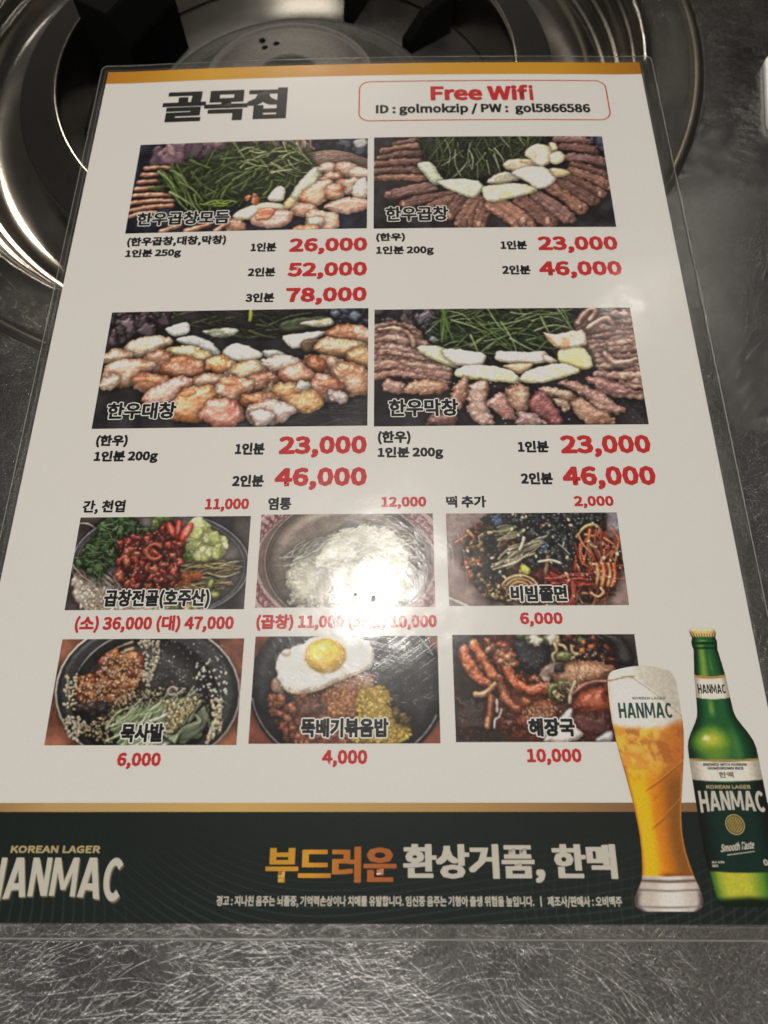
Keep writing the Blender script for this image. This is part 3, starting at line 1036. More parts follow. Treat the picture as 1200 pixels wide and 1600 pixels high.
for pts, c, c2 in (([(335, 112), (380, 92), (424, 84), (432, 128), (372, 142)], (206, 206, 200), None), ([(374, 158), (440, 140), (508, 158), (562, 208), (540, 246), (476, 196)], (198, 200, 198), (176, 178, 176)),
                   ([(480, 122), (560, 110), (632, 112), (628, 130), (560, 150)], (110, 112, 92), (180, 180, 168)), ([(816, 142), (900, 130), (1006, 122), (958, 152), (890, 192), (838, 186)], (212, 206, 194), None),
                   ([(884, 92), (960, 76), (1010, 72), (1022, 98), (960, 108)], (150, 144, 116), (196, 190, 170)), ([(728, 206), (800, 204), (852, 238), (792, 266)], (200, 200, 196), None),
                   ([(574, 198), (628, 172), (722, 206), (722, 236), (640, 252), (578, 230)], (222, 218, 206), (206, 200, 186))):
    P.poly(pts, c, c2, rim=5, spec=.3, shadow=.6)
P.poly([(890, 195), (900, 160), (1000, 150), (1010, 160), (930, 215)], (90, 70, 50), (60, 48, 38), rim=5)
da = [(198, 160, 136), (186, 146, 122), (206, 172, 150), (178, 134, 108)]
br = (150, 96, 68)
for x, y, rx, ry, a, c, c2 in ((250, 185, 92, 36, -14, (204, 178, 152), None), (135, 228, 62, 30, -4, (176, 146, 124), None), (1090, 140, 92, 36, 6, da[1], br), (1060, 198, 112, 38, 8, (196, 164, 130), (160, 120, 90)), (1140, 232, 60, 36, 10, (170, 130, 90), None),
                               (430, 222, 84, 36, 8, (196, 160, 110), (214, 196, 150)), (305, 246, 66, 42, -16, da[1], br), (175, 292, 104, 48, -14, da[2], (170, 128, 100)), (110, 330, 40, 24, -20, (206, 180, 160), None), (415, 276, 86, 44, -4, da[0], br),
                               (565, 266, 58, 38, 4, (214, 186, 146), (180, 120, 70)), (670, 292, 80, 38, -8, (212, 186, 150), (180, 130, 84)), (830, 268, 84, 36, 12, (208, 190, 172), None), (1000, 268, 92, 36, 12, da[0], br), (950, 262, 40, 34, 0, (150, 90, 60), None),
                               (1092, 318, 82, 62, 24, (192, 158, 132), (160, 116, 88)), (520, 335, 88, 40, -6, da[1], (150, 110, 90)), (285, 342, 84, 40, 8, da[0], br), (750, 340, 80, 46, 8, (160, 112, 88), (120, 76, 56)), (882, 308, 66, 44, 8, (164, 110, 86), (196, 150, 126)),
                               (350, 372, 104, 38, -24, (190, 150, 134), (160, 110, 90)), (605, 370, 84, 50, -22, da[0], (168, 116, 86)), (988, 360, 72, 52, 14, (148, 92, 74), (196, 150, 130)), (1040, 392, 40, 22, 20, (190, 170, 164), None),
                               (460, 425, 98, 62, -28, (196, 148, 108), (170, 112, 70)), (790, 380, 50, 34, 10, da[1], None), (870, 396, 92, 54, 14, (188, 138, 98), (208, 164, 112)), (893, 348, 26, 18, 0, (206, 196, 186), None),
                               (575, 458, 80, 52, -8, (192, 136, 118), (168, 100, 84)), (740, 412, 84, 34, 6, (178, 128, 100), (140, 88, 62)), (762, 458, 92, 46, -6, (204, 180, 170), (186, 150, 136)), (735, 480, 44, 30, 0, (214, 196, 190), None)):
    P.ell(x, y, rx * 1.13, ry * 1.17, a, c, c2, rim=13, spec=.4, shadow=.8, sw=4, bump=.9, nz=2.2, edge=.12, mcell=24)
for x, y in ((430, 378), (600, 332), (845, 372), (700, 402), (290, 318), (1000, 335), (400, 238)):
    P.ell(x, y, 44, 14, P.r.uniform(-20, 20), (150, 82, 46), (180, 110, 62), rim=4, alpha=.55, shadow=0, spec=.5)
P.dots(46, [(400, 240), (1100, 240), (1100, 420), (500, 480)], (1.5, 3.5), [(236, 226, 214)], 1.1, shadow=0)
ph = P.put('food_photo', 'printed photo of pale plump browned meat chunks')
caption(ph, '한우대창', (-81.8, 137.6, -60.0, 143.6))

# ---- picture 4: folded strips
P = Pic(BIG4, [(38, 28), (1058, 30), (1133, 497), (38, 495)], 4, (40, 36, 38))
P.mottle(.35)
P.dots(120, [(900, 330), (1120, 380), (1130, 495), (960, 495)], (1, 2.2), [(110, 106, 104), (80, 76, 76)], 1, shadow=0)
P.clumps(20, [(40, 30), (300, 30), (290, 90), (60, 100)], (16, 40), [(60, 50, 54), (84, 74, 84), (44, 38, 42)], spec=.4)
P.clumps(18, [(190, 110), (300, 90), (330, 160), (220, 180)], (10, 24), [(58, 62, 70), (150, 156, 160), (36, 36, 40)], spec=.4)
g4 = [(300, 32), (820, 32), (840, 90), (740, 130), (760, 190), (560, 200), (430, 196), (330, 180)]
P.poly(g4, (40, 46, 32), (30, 34, 26), smooth=False, rim=8, nz=5, bump=.8)
P.strands(90, g4, (90, 220), (-30, 60), (9, 17), [(60, 76, 42), (78, 96, 52), (46, 58, 36), (92, 112, 62), (50, 60, 40)], spec=.4)
P.strands(30, g4, (80, 180), (-40, 80), (5, 9), [(120, 140, 84), (98, 120, 66), (142, 156, 106)], spec=.4)
P.strands(5, [(300, 50), (340, 50), (350, 170), (320, 170)], (120, 170), (75, 95), (9, 14), [(96, 124, 62)])
st = [(150, 116, 102), (128, 92, 80), (166, 132, 116), (116, 80, 70), (140, 102, 90)]
for i in range(11):
    y = 108 + i * 18
    P.line([(38, y + P.r.uniform(-8, 8)), (110, y - 12 + P.r.uniform(-8, 8)), (200, y + P.r.uniform(-4, 14)), (330 - (40 if i < 4 else 0) - (80 if i < 3 else 0), y + 30 + P.r.uniform(-6, 10))], P.r.uniform(34, 56), P.r.choice(st), P.r.choice(st), spec=.4, shadow=.6, bump=1.3, nz=2.6, rim=5)
P.line([(60, 108), (130, 104), (180, 130), (196, 176)], 22, (176, 146, 120), (130, 96, 80), spec=.5, shadow=.8)
for i in range(15):
    y = 44 + i * 22
    x0 = 850 + min(i, 7) * 12
    P.line([(x0, y + 50 - i * 3), (x0 + 70, y + 24 + P.r.uniform(-14, 14)), (x0 + 150, y + 20 + P.r.uniform(-10, 10)), (1120, y + 24)], P.r.uniform(30, 52), P.r.choice(st), P.r.choice([(178, 142, 124), (110, 78, 68)]), spec=.4, shadow=.65, bump=1.3, nz=2.6, rim=5)
for pts, w_ in (([(850, 90), (890, 40), (920, 40), (900, 80)], 26), ([(890, 110), (960, 70), (990, 90)], 24), ([(960, 210), (1000, 250), (1085, 236)], 26)):
    P.line(pts, w_, (170, 138, 118), (130, 96, 84), spec=.5, shadow=.8)
for pts, c, c2 in (([(205, 182), (300, 178), (360, 220), (376, 266), (290, 240)], (206, 204, 172), (180, 182, 140)), ([(308, 202), (352, 188), (440, 200), (484, 216), (462, 260), (376, 256)], (226, 220, 206), (214, 208, 190)),
                   ([(522, 214), (540, 198), (650, 206), (720, 200), (724, 246), (600, 252), (524, 236)], (222, 206, 186), (236, 226, 210)), ([(718, 214), (772, 240), (756, 252), (722, 242)], (216, 200, 178), None),
                   ([(552, 256), (640, 248), (672, 258), (620, 292), (584, 280)], (206, 180, 140), None), ([(774, 200), (830, 186), (874, 190), (914, 262), (850, 276), (780, 250)], (206, 192, 130), (224, 214, 160)),
                   ([(714, 128), (760, 134), (868, 118), (886, 170), (846, 186), (768, 190)], (190, 150, 116), (222, 206, 188)),
                   ([(360, 280), (400, 256), (500, 256), (590, 282), (632, 326), (540, 322), (430, 312), (372, 302)], (222, 212, 162), (232, 226, 194)),
                   ([(624, 322), (640, 284), (720, 258), (800, 252), (862, 282), (800, 306), (700, 328)], (218, 208, 156), (230, 222, 190))):
    P.poly(pts, c, c2, rim=6, spec=.3, shadow=.7, mcell=12, bump=.25)
for pts, c, c2 in (([(70, 320), (110, 306), (160, 330), (150, 366), (90, 356)], (176, 136, 122), None), ([(150, 358), (180, 318), (260, 310), (330, 334), (330, 360), (240, 366)], (178, 136, 112), (150, 104, 84)),
                   ([(340, 400), (352, 350), (400, 302), (424, 330), (404, 400), (370, 430)], (150, 106, 88), (176, 134, 114)), ([(250, 470), (300, 440), (370, 450), (360, 495), (260, 495)], (120, 84, 76), (92, 62, 58)),
                   ([(418, 440), (414, 370), (440, 318), (500, 330), (490, 400), (520, 490), (460, 490)], (172, 140, 128), (150, 104, 88)), ([(490, 400), (540, 366), (580, 384), (612, 470), (560, 466), (510, 432)], (160, 110, 104), (182, 140, 130)),
                   ([(560, 360), (620, 328), (662, 370), (650, 430), (612, 452)], (182, 152, 128), (150, 112, 92)), ([(656, 400), (690, 358), (730, 370), (770, 430), (796, 490), (720, 480), (670, 450)], (140, 84, 82), (112, 64, 64)),
                   ([(600, 480), (640, 440), (700, 470), (720, 496), (610, 496)], (168, 136, 132), None), ([(694, 352), (740, 346), (830, 366), (850, 390), (800, 402), (760, 388)], (192, 160, 140), (166, 126, 108)),
                   ([(772, 334), (830, 320), (930, 362), (1040, 440), (1020, 452), (930, 446), (880, 386)], (156, 116, 104), (178, 140, 124)), ([(880, 318), (920, 306), (1060, 352), (1106, 372), (1000, 372), (930, 350)], (162, 118, 112), (140, 96, 92)),
                   ([(820, 420), (850, 384), (930, 430), (996, 470), (990, 495), (900, 495), (850, 470)], (168, 130, 108), (132, 92, 74)), ([(756, 396), (800, 400), (826, 430), (800, 446)], (176, 146, 126), None)):
    P.poly(pts, c, c2, rim=8, spec=.4, shadow=.8, sw=3, bump=1.3, nz=3.0, mcell=24)
    m_ = np.mean(pts, 0)
    P.poly([m_ + (np.array(q) - m_) * (.62, .5) + (6, -6) for q in pts], tuple(min(255, int(v * 1.12)) for v in c), None, rim=7, spec=.35, shadow=.2, bump=1.2, nz=4, alpha=.6)
P.dots(50, [(340, 320), (1000, 330), (980, 490), (420, 490)], (1.5, 3), [(230, 220, 212)], 1.1, shadow=0)
ph = P.put('food_photo', 'printed photo of folded meat strips with chives and mushrooms')
caption(ph, '한우막창', (6.7, 137.4, 28.4, 143.6))

# ---- picture 5: hot pot in a glass bowl
P = Pic(SM5, [(163, 147), (1168, 130), (1135, 675), (82, 692)], 5, (62, 55, 54), 5.2)
P.mottle(.3)
P.line([(160, 182), (210, 184), (255, 212)], 9, (176, 164, 148))
P.ell(640, 420, 520, 310, 0, (112, 104, 100), (96, 90, 88), jit=0, rim=30, nz=0, spec=.1)
P.ring(640, 420, 520, 310, 0, 9, (170, 168, 176))
P.ring(640, 424, 496, 292, 0, 6, (140, 136, 142))
P.ring(640, 422, 508, 300, 0, 4, (84, 80, 92))
RI = [(140, 450), (300, 480), (420, 560), (560, 600), (700, 640), (700, 690), (180, 690)]
P.poly(RI, (180, 168, 150), (150, 136, 118), rim=6, nz=3)
P.dots(330, RI, (4, 8), [(216, 206, 190), (196, 184, 164), (232, 224, 210), (150, 130, 108)], 1.9)
P.strands(40, [(140, 440), (500, 540), (520, 580), (180, 500)], (60, 130), (10, 70), (4, 8), [(226, 206, 190), (204, 176, 160)])
CB = [(770, 330), (760, 260), (810, 190), (860, 165), (930, 230), (1020, 240), (1030, 290), (1010, 370), (900, 420), (790, 410)]
P.poly(CB, (188, 190, 132), (168, 176, 108), rim=14, nz=3, bump=.8)
P.clumps(40, CB, (20, 52), [(200, 202, 146), (178, 184, 116), (212, 212, 164), (160, 168, 100)], rim=3, shadow=.3, spec=.15)
P.poly([(736, 350), (790, 336), (790, 400), (740, 400)], (214, 214, 174), rim=4)
P.clumps(8, [(770, 310), (840, 330), (840, 400), (780, 390)], (14, 30), [(120, 142, 70), (90, 112, 54), (160, 176, 100)])
NO = [(750, 420), (1050, 400), (1040, 480), (1000, 560), (760, 560), (700, 500)]
P.poly(NO, (184, 160, 108), (160, 134, 86), rim=8, nz=3)
P.strands(120, NO, (90, 200), (-18, 6), (5, 9), [(206, 184, 134), (188, 164, 112), (170, 142, 92), (216, 200, 156)])
P.clumps(12, [(740, 490), (860, 480), (860, 530), (740, 540)], (14, 30), [(166, 70, 40), (150, 90, 46)], alpha=.8, shadow=.1)
GL = [(150, 420), (200, 320), (280, 220), (330, 150), (440, 150), (560, 210), (560, 300), (480, 350), (440, 400), (330, 430), (290, 500), (200, 450)]
P.poly(GL, (50, 70, 42), (38, 52, 32), rim=10, nz=4)
P.clumps(150, GL, (12, 32), [(64, 92, 52), (84, 116, 66), (50, 72, 42), (104, 134, 80), (40, 56, 34)], rim=3, shadow=.55, spec=.2)
P.strands(70, GL, (30, 80), (-80, 60), (4, 8), [(110, 140, 86), (76, 102, 58), (140, 160, 110)])
P.clumps(16, [(590, 170), (690, 140), (700, 170), (600, 230)], (14, 34), [(140, 158, 92), (100, 124, 62)])
RD = [(400, 300), (480, 260), (580, 250), (650, 180), (720, 200), (770, 290), (760, 480), (700, 560), (560, 570), (440, 540), (390, 470)]
P.poly(RD, (92, 34, 26), (66, 24, 20), rim=10, nz=4, bump=1)
P.clumps(190, RD, (13, 36), [(124, 44, 32), (98, 32, 26), (150, 60, 44), (76, 26, 22), (134, 70, 50)], rim=4, shadow=.5, spec=.5)
P.dots(60, RD, (2, 5), [(214, 150, 120), (196, 110, 84)], 1.4, shadow=0)
P.ring(604, 345, 46, 44, 0, 22, (150, 74, 54), a=(40, 320))
for x, y, rx, ry, a in ((742, 205, 20, 52, 8), (790, 226, 26, 62, 32), (700, 215, 20, 46, -20)):
    P.ell(x, y, rx, ry, a, (186, 52, 42), None, jit=.03, rim=4, spec=.4)
    P.ell(x, y, rx * .55, ry * .62, a, (206, 130, 110), (190, 100, 84), jit=.03, rim=3, shadow=0)
for x, y, rx, ry, a in ((940, 528, 22, 40, 25), (966, 592, 34, 24, 0)):
    P.ell(x, y, rx, ry, a, (74, 92, 44), None, jit=.03, rim=4)
    P.ell(x, y, rx * .6, ry * .6, a, (150, 146, 88), None, jit=.05, rim=3, shadow=0)
P.clumps(14, [(680, 640), (900, 600), (900, 670), (720, 680)], (16, 40), [(140, 130, 76), (96, 104, 56), (176, 160, 110)])
ph = P.put('food_photo', 'printed photo of a hot pot with greens, red meat and cabbage')
caption(ph, '곱창전골(호주산)', (-73.7, 76.9, -43.8, 82.5), .24)

# ---- picture 6: pale noodles in a brass bowl
P = Pic(SM6, [(68, 133), (1108, 122), (1126, 683), (40, 695)], 6, (128, 108, 100), 5.2)
P.mottle(.2)
P.ring(585, 430, 590, 420, 0, 110, (170, 146, 140), nz=.4, rim=3)
for i in range(70):
    a = 2 * pi * i / 70
    x, y = 585 + 585 * cos(a), 430 + 412 * sin(a)
    P.ring(x, y, 28, 26, i * 40, 9, (104, 50, 56), a=(0, 290), shadow=.1, bump=0)
    P.line([(x - 20, y - 40), (x + 8, y - 20), (x - 6, y + 30)], 8, (112, 58, 62), shadow=.1, bump=0)
P.ell(588, 420, 486, 376, 0, (104, 92, 80), (92, 80, 70), jit=0, nz=0, rim=26)
P.ring(588, 420, 494, 384, 0, 10, (150, 126, 116))
P.ring(588, 420, 476, 368, 0, 6, (86, 68, 62))
SO = [(240, 480), (330, 340), (480, 260), (640, 200), (820, 210), (940, 280), (1000, 400), (990, 560), (900, 690), (300, 690), (250, 600)]
P.poly(SO, (176, 170, 152), (150, 144, 128), rim=16, nz=4)
HM = [(400, 380), (480, 290), (620, 210), (780, 200), (900, 260), (960, 380), (930, 470), (720, 400), (560, 420), (420, 460)]
P.poly(HM, (222, 219, 196), (206, 204, 178), rim=12, nz=4, bump=1)
P.strands(110, HM, (70, 190), (-40, 30), (7, 12), [(230, 228, 206), (214, 212, 186), (204, 202, 176), (238, 236, 220)], curl=.6, spec=.2, shadow=.15)
P.strands(60, SO, (80, 200), (-50, 40), (6, 10), [(186, 182, 160), (160, 156, 136)], curl=.7, alpha=.7, shadow=.15)
P.strands(26, [(200, 360), (460, 270), (420, 330), (260, 420)], (80, 180), (-50, -10), (6, 10), [(196, 190, 168), (176, 168, 146)])
ph = P.put('food_photo', 'printed photo of pale noodles in a brass bowl, washed out by glare')
caption(ph, '쌀국수', (-10.5, 78.6, 4.6, 83.2), .15, printed('glare_grey_ink', (.34, .33, .31)))  # black caption ink painted grey, as the lamp glare washes it out

# ---- picture 7: spicy mixed noodles
P = Pic(SM7, [(60, 117), (1065, 117), (1140, 660), (87, 660)], 7, (124, 104, 98), 5.2)
P.mottle(.25)
P.clumps(14, [(60, 120), (240, 118), (180, 260), (70, 300)], (40, 90), [(140, 118, 112), (150, 132, 126)], alpha=.35, shadow=0, nz=6)
P.line([(85, 615), (170, 650), (260, 690)], 16, (176, 168, 164))
P.clumps(8, [(980, 120), (1070, 118), (1090, 250), (1030, 200)], (30, 60), [(120, 116, 126), (140, 134, 140)], alpha=.5, shadow=0)
ML = [(250, 190), (420, 118), (960, 118), (1000, 230), (1080, 330), (1100, 450), (1060, 560), (960, 640), (640, 660), (360, 640), (270, 580), (200, 480), (170, 380), (190, 270)]
P.poly(ML, (92, 60, 42), (58, 44, 36), rim=14, nz=6, bump=1)
P.strands(120, ML, (70, 170), (0, 180), (12, 22), [(170, 92, 58), (146, 76, 50), (186, 128, 84), (120, 66, 48), (196, 150, 108)], curl=.8, spec=.5)
P.clumps(90, [(190, 260), (330, 200), (330, 500), (420, 630), (300, 600), (200, 480), (160, 380)], (10, 26), [(38, 42, 38), (186, 96, 62), (170, 126, 90), (30, 32, 30), (206, 168, 120), (96, 74, 54)], rim=3, spec=.3)
P.poly([(560, 400), (640, 330), (800, 330), (880, 420), (860, 540), (700, 560), (600, 520)], (84, 32, 28), (60, 26, 24), rim=10, nz=4)
SW = [(320, 122), (960, 118), (960, 170), (860, 200), (860, 330), (780, 440), (640, 420), (560, 440), (520, 330), (480, 260), (340, 200)]
P.poly(SW, (36, 36, 36), (24, 25, 26), rim=5, nz=8, bump=1.2)
P.clumps(240, SW, (9, 28), [(30, 32, 32), (42, 44, 42), (22, 24, 24), (56, 58, 56)], rim=3, shadow=.4, spec=.35)
P.clumps(90, [(280, 240), (340, 200), (420, 520), (420, 630), (320, 630)], (7, 22), [(28, 30, 30), (44, 46, 44)], rim=3, spec=.4)
P.dots(170, SW, (2, 5), [(120, 126, 128), (90, 98, 104), (170, 174, 170)], 1.6, shadow=0)
P.dots(26, [(330, 140), (380, 130), (390, 180), (340, 190)], (4, 9), [(86, 100, 136), (60, 70, 104)], 1.6, shadow=0)
P.dots(26, [(610, 270), (650, 260), (660, 340), (620, 340)], (3, 8), [(110, 124, 170), (150, 160, 196), (70, 80, 120)], 1.6, shadow=0)
P.strands(34, [(350, 390), (520, 300), (600, 290), (560, 350), (420, 440)], (90, 200), (-40, -12), (10, 17), [(196, 180, 144), (212, 200, 168), (176, 156, 118)], curl=.3, spec=.4)
P.strands(26, [(380, 190), (460, 180), (480, 260), (400, 280)], (60, 130), (-50, 10), (8, 14), [(150, 146, 104), (170, 166, 124)])
for pts, w_, c in (([(500, 330), (515, 290), (520, 262)], 20, (206, 194, 168)), ([(890, 285), (940, 330), (980, 400), (1000, 425)], 26, (200, 178, 150)), ([(655, 530), (655, 450), (665, 380)], 26, (150, 100, 78)), ([(610, 404), (680, 395), (735, 412)], 16, (206, 196, 170)),
                   ([(725, 300), (760, 330), (790, 360)], 8, (206, 204, 200)), ([(750, 318), (757, 290)], 7, (206, 204, 200)), ([(830, 260), (880, 200), (940, 190), (965, 220), (940, 255), (880, 245)], 18, (190, 150, 100))):
    P.line(pts, w_, c, spec=.4, shadow=.7)
P.poly([(500, 430), (530, 420), (560, 450), (550, 476), (520, 474)], (196, 188, 84), (176, 160, 60), rim=4)
P.strands(46, [(860, 300), (1050, 280), (1090, 430), (960, 560), (900, 600), (860, 520)], (100, 200), (50, 120), (12, 20), [(178, 66, 44), (206, 96, 60), (150, 56, 42), (196, 126, 84)], curl=.6, spec=.6)
for x in (950, 985, 1020, 1046):
    P.line([(x, 420), (x + 10, 480), (x - 4, 545)], 22, P.r.choice([(206, 92, 52), (216, 120, 70), (196, 140, 96)]), spec=.5)
P.strands(30, [(720, 470), (860, 480), (860, 540), (730, 530)], (100, 190), (-12, 20), (16, 24), [(160, 52, 38), (178, 74, 50), (140, 44, 34)], curl=.4, spec=.6)
for r_ in (60, 84, 108):
    P.ring(500, 570, r_, r_ * .8, 0, 15, P.r.choice([(206, 140, 78), (196, 120, 66), (186, 150, 100)]), a=(190, 350), spec=.5)
P.line([(920, 590), (960, 610), (990, 585), (975, 560)], 16, (196, 166, 120))
P.strands(12, [(760, 560), (820, 560), (820, 650), (760, 650)], (70, 120), (70, 110), (14, 22), [(170, 60, 46), (190, 84, 62)])
P.dots(90, [(260, 500), (420, 540), (520, 640), (330, 620)], (4, 7), [(206, 166, 116), (186, 140, 90), (40, 40, 38)], 1.4)
P.dots(60, ML, (4, 8), [(216, 190, 146), (226, 206, 170)], 1.6)
P.dots(60, [(860, 280), (1090, 300), (1090, 500), (740, 520)], (2, 4), [(240, 214, 196)], 1.2, shadow=0)
ph = P.put('food_photo', 'printed photo of red noodles under black seaweed flakes')
caption(ph, '비빔쫄면', (40.6, 78.3, 56.3, 83.0), .25)

# ---- picture 8: acorn jelly bowl
P = Pic(SM8, [(158, 107), (1165, 90), (1130, 680), (70, 692)], 8, (116, 74, 58), 5.2)
P.mottle(.35)
P.strands(40, [(75, 400), (160, 110), (300, 105), (130, 600)], (80, 200), (60, 120), (3, 6), [(96, 60, 46), (132, 88, 68)], shadow=0, alpha=.6)
P.ell(636, 400, 514, 412, 0, (190, 182, 170), None, jit=0, nz=0, rim=3, shadow=.5)
P.ell(636, 400, 504, 402, 0, (46, 45, 45), (38, 38, 38), jit=0, nz=0, rim=10, shadow=0, bump=.2)
P.ring(636, 430, 420, 372, 0, 6, (190, 188, 182), a=(196, 248))
P.ell(620, 430, 410, 350, 0, (40, 38, 36), (32, 30, 30), jit=0, nz=0, rim=40, shadow=.2)
P.dots(220, [(560, 110), (1040, 110), (1100, 400), (1050, 640), (880, 500), (640, 330)], (1.5, 4), [(150, 148, 142), (110, 108, 104), (206, 204, 196)], 1.3, shadow=0)
P.line([(400, 190), (470, 150), (545, 118)], 22, (116, 104, 84), (70, 62, 50), spec=.5)
P.line([(480, 190), (520, 165), (545, 160)], 34, (150, 120, 90), spec=.5)
KI = [(270, 310), (380, 280), (390, 200), (520, 170), (600, 210), (600, 300), (560, 380), (520, 460), (400, 450), (280, 480), (250, 400)]
P.poly(KI, (150, 84, 52), (116, 60, 40), rim=14, nz=5, bump=1.2)
P.clumps(70, KI, (16, 44), [(172, 98, 60), (136, 70, 46), (186, 118, 78), (112, 56, 42)], rim=5, spec=.4)
P.dots(300, KI, (2.6, 4.8), [(214, 186, 146), (196, 156, 112), (226, 206, 170), (180, 130, 90)], 1.8, sw=1)
P.clumps(30, [(260, 480), (480, 460), (500, 520), (340, 540)], (20, 40), [(44, 38, 36), (58, 46, 42)], shadow=.2)
S2 = [(480, 400), (700, 370), (860, 370), (780, 440), (560, 480), (500, 560), (440, 690), (300, 640), (250, 580), (420, 520)]
P.dots(330, S2, (2.8, 5), [(220, 198, 156), (200, 174, 130), (232, 216, 184), (176, 146, 104)], 1.7, sw=1.5)
CU = [(470, 540), (600, 470), (760, 430), (840, 420), (830, 520), (800, 640), (760, 690), (500, 690)]
P.poly(CU, (140, 152, 112), (110, 124, 86), rim=8, nz=4)
P.strands(80, CU, (120, 260), (-55, -20), (9, 17), [(186, 198, 160), (164, 180, 136), (206, 214, 186), (136, 154, 106), (214, 218, 198)], curl=.3, spec=.25, shadow=.3)
CU2 = [(740, 600), (860, 600), (940, 540), (968, 470), (985, 520), (950, 610), (880, 650), (780, 670)]
P.poly(CU2, (130, 144, 104), (106, 122, 84), rim=6, nz=4)
for k in range(16):
    P.line([(700 + k * 6, 610 + k * 4), (830, 650 - k * 4), (920 + P.r.uniform(-10, 10), 610 - k * 4), (962 - k * 5, 540 - k * 2), (950 - k * 6, 470 + k * 6)], 9, P.r.choice([(186, 196, 164), (150, 164, 124), (206, 210, 190), (132, 146, 104)]), spec=.2, shadow=.25)
P.strands(12, [(840, 440), (900, 430), (900, 520), (830, 560)], (90, 160), (-60, -40), (8, 13), [(186, 196, 166), (160, 174, 134)])
P.ring(770, 385, 26, 20, -30, 12, (176, 160, 160), a=(100, 380))
P.dots(200, [(700, 440), (900, 420), (930, 440), (820, 560), (760, 620), (720, 600), (760, 500)], (4, 7), [(206, 190, 140), (186, 164, 112), (222, 210, 176)], 1.6, sw=1.4)
P.dots(110, [(560, 110), (690, 110), (700, 200), (640, 370), (590, 300), (620, 200)], (4, 7), [(210, 200, 176), (186, 172, 146)], 1.7)
P.dots(90, [(980, 400), (1050, 430), (1040, 600), (960, 680), (1000, 540)], (5, 8), [(222, 210, 184), (200, 184, 150)], 1.6)
P.dots(60, [(170, 520), (300, 540), (260, 670), (180, 620)], (4, 7), [(206, 196, 176), (186, 170, 140)], 1.7)
P.dots(40, [(900, 200), (1060, 200), (1080, 400), (900, 380)], (4, 7), [(220, 214, 200)], 1.7)
P.dots(46, [(180, 300), (250, 300), (240, 500), (170, 480)], (4, 7), [(206, 190, 160)], 1.7)
ph = P.put('food_photo', 'printed photo of a black bowl with sesame, kimchi and cucumber')
caption(ph, '묵사발', (-63.9, 41.2, -52.5, 46.0), .25)

# ---- picture 9: fried rice with an egg
P = Pic(SM9, [(63, 93), (1100, 80), (1125, 690), (30, 700)], 9, (120, 70, 56), 5.2)
P.mottle(.2)
P.ell(592, 380, 566, 470, 0, (40, 38, 39), (32, 30, 32), jit=0, nz=0, rim=22, shadow=.3, spec=.15)
P.ring(592, 380, 548, 452, 0, 9, (120, 112, 110), a=(118, 172))
P.ring(592, 380, 540, 446, 0, 8, (150, 146, 144), a=(20, 62))
P.line([(990, 84), (1040, 140), (1075, 190)], 9, (160, 158, 154))
P.dots(90, [(740, 200), (1060, 160), (1090, 560), (960, 520), (850, 400)], (2, 4), [(100, 98, 98), (74, 72, 74)], 1.3, shadow=0)
MX = [(290, 430), (420, 430), (540, 350), (720, 300), (740, 360), (650, 440), (640, 520), (620, 700), (290, 700), (200, 600), (230, 520)]
P.poly(MX, (128, 76, 52), (96, 58, 44), rim=12, nz=6, bump=1.2)
P.dots(420, MX, (4, 7), [(166, 104, 70), (140, 84, 58), (186, 126, 88), (120, 70, 50)], 1.5, shadow=.25)
P.clumps(60, MX, (12, 28), [(142, 82, 60), (112, 62, 50), (160, 102, 76), (96, 56, 46)], rim=4, shadow=.3, spec=.3)
RC = [(440, 450), (540, 350), (730, 300), (740, 360), (660, 420), (640, 540), (520, 540)]
P.dots(420, RC, (4, 8), [(190, 128, 84), (170, 106, 68), (206, 150, 104), (150, 90, 60)], 1.5, shadow=.25)
P.clumps(40, [(150, 440), (190, 420), (300, 480), (290, 680), (200, 600), (240, 560), (170, 540)], (14, 30), [(150, 88, 62), (124, 70, 52), (170, 108, 80)], rim=5, spec=.4, shadow=.6)
P.poly([(310, 460), (470, 440), (460, 520), (320, 540)], (70, 48, 44), (86, 60, 54), rim=10, nz=5, alpha=.6, shadow=0)
YE = [(640, 440), (680, 370), (800, 370), (830, 440), (860, 520), (940, 560), (955, 650), (900, 690), (620, 690), (640, 560)]
P.poly(YE, (166, 134, 60), (142, 110, 48), rim=10, nz=5, bump=1)
P.clumps(60, YE, (9, 18), [(190, 160, 72), (170, 138, 58), (206, 180, 96), (196, 172, 64)], rim=4, shadow=.25, spec=.2)
P.dots(420, YE, (4, 7.5), [(196, 164, 76), (176, 144, 60), (212, 186, 104), (156, 124, 52)], 1.4, shadow=.2)
P.clumps(26, [(860, 490), (950, 520), (950, 570), (880, 580)], (12, 24), [(120, 96, 60), (96, 78, 54)], rim=4)
P.poly([(155, 345), (190, 320), (230, 380), (220, 410), (160, 395)], (168, 140, 120), (140, 100, 84), rim=6)
P.poly([(190, 320), (184, 250), (216, 170), (290, 150), (380, 100), (470, 84), (640, 84), (735, 150), (735, 260), (640, 300), (530, 350), (420, 395), (320, 412), (230, 395)], (222, 216, 204), (210, 202, 190), rim=8, nz=2, spec=.15, shadow=.7, sw=5, bump=.25)
P.line([(250, 404), (340, 412), (440, 388), (560, 332), (680, 285)], 9, (176, 120, 76), alpha=.8, shadow=0)
P.ell(240, 180, 24, 16, 0, (214, 206, 196), rim=4)
P.ell(462, 200, 118, 98, 0, (206, 160, 44), (216, 176, 66), jit=.02, rim=16, nz=.6, spec=.35, shadow=.2, bump=.3)
P.ell(440, 212, 13, 11, 0, (240, 230, 200), jit=.1, rim=3, shadow=0)
ph = P.put('food_photo', 'printed photo of fried rice topped with a fried egg')
caption(ph, '뚝배기볶음밥', (-16.6, 42.3, 6.4, 47.2), .25)

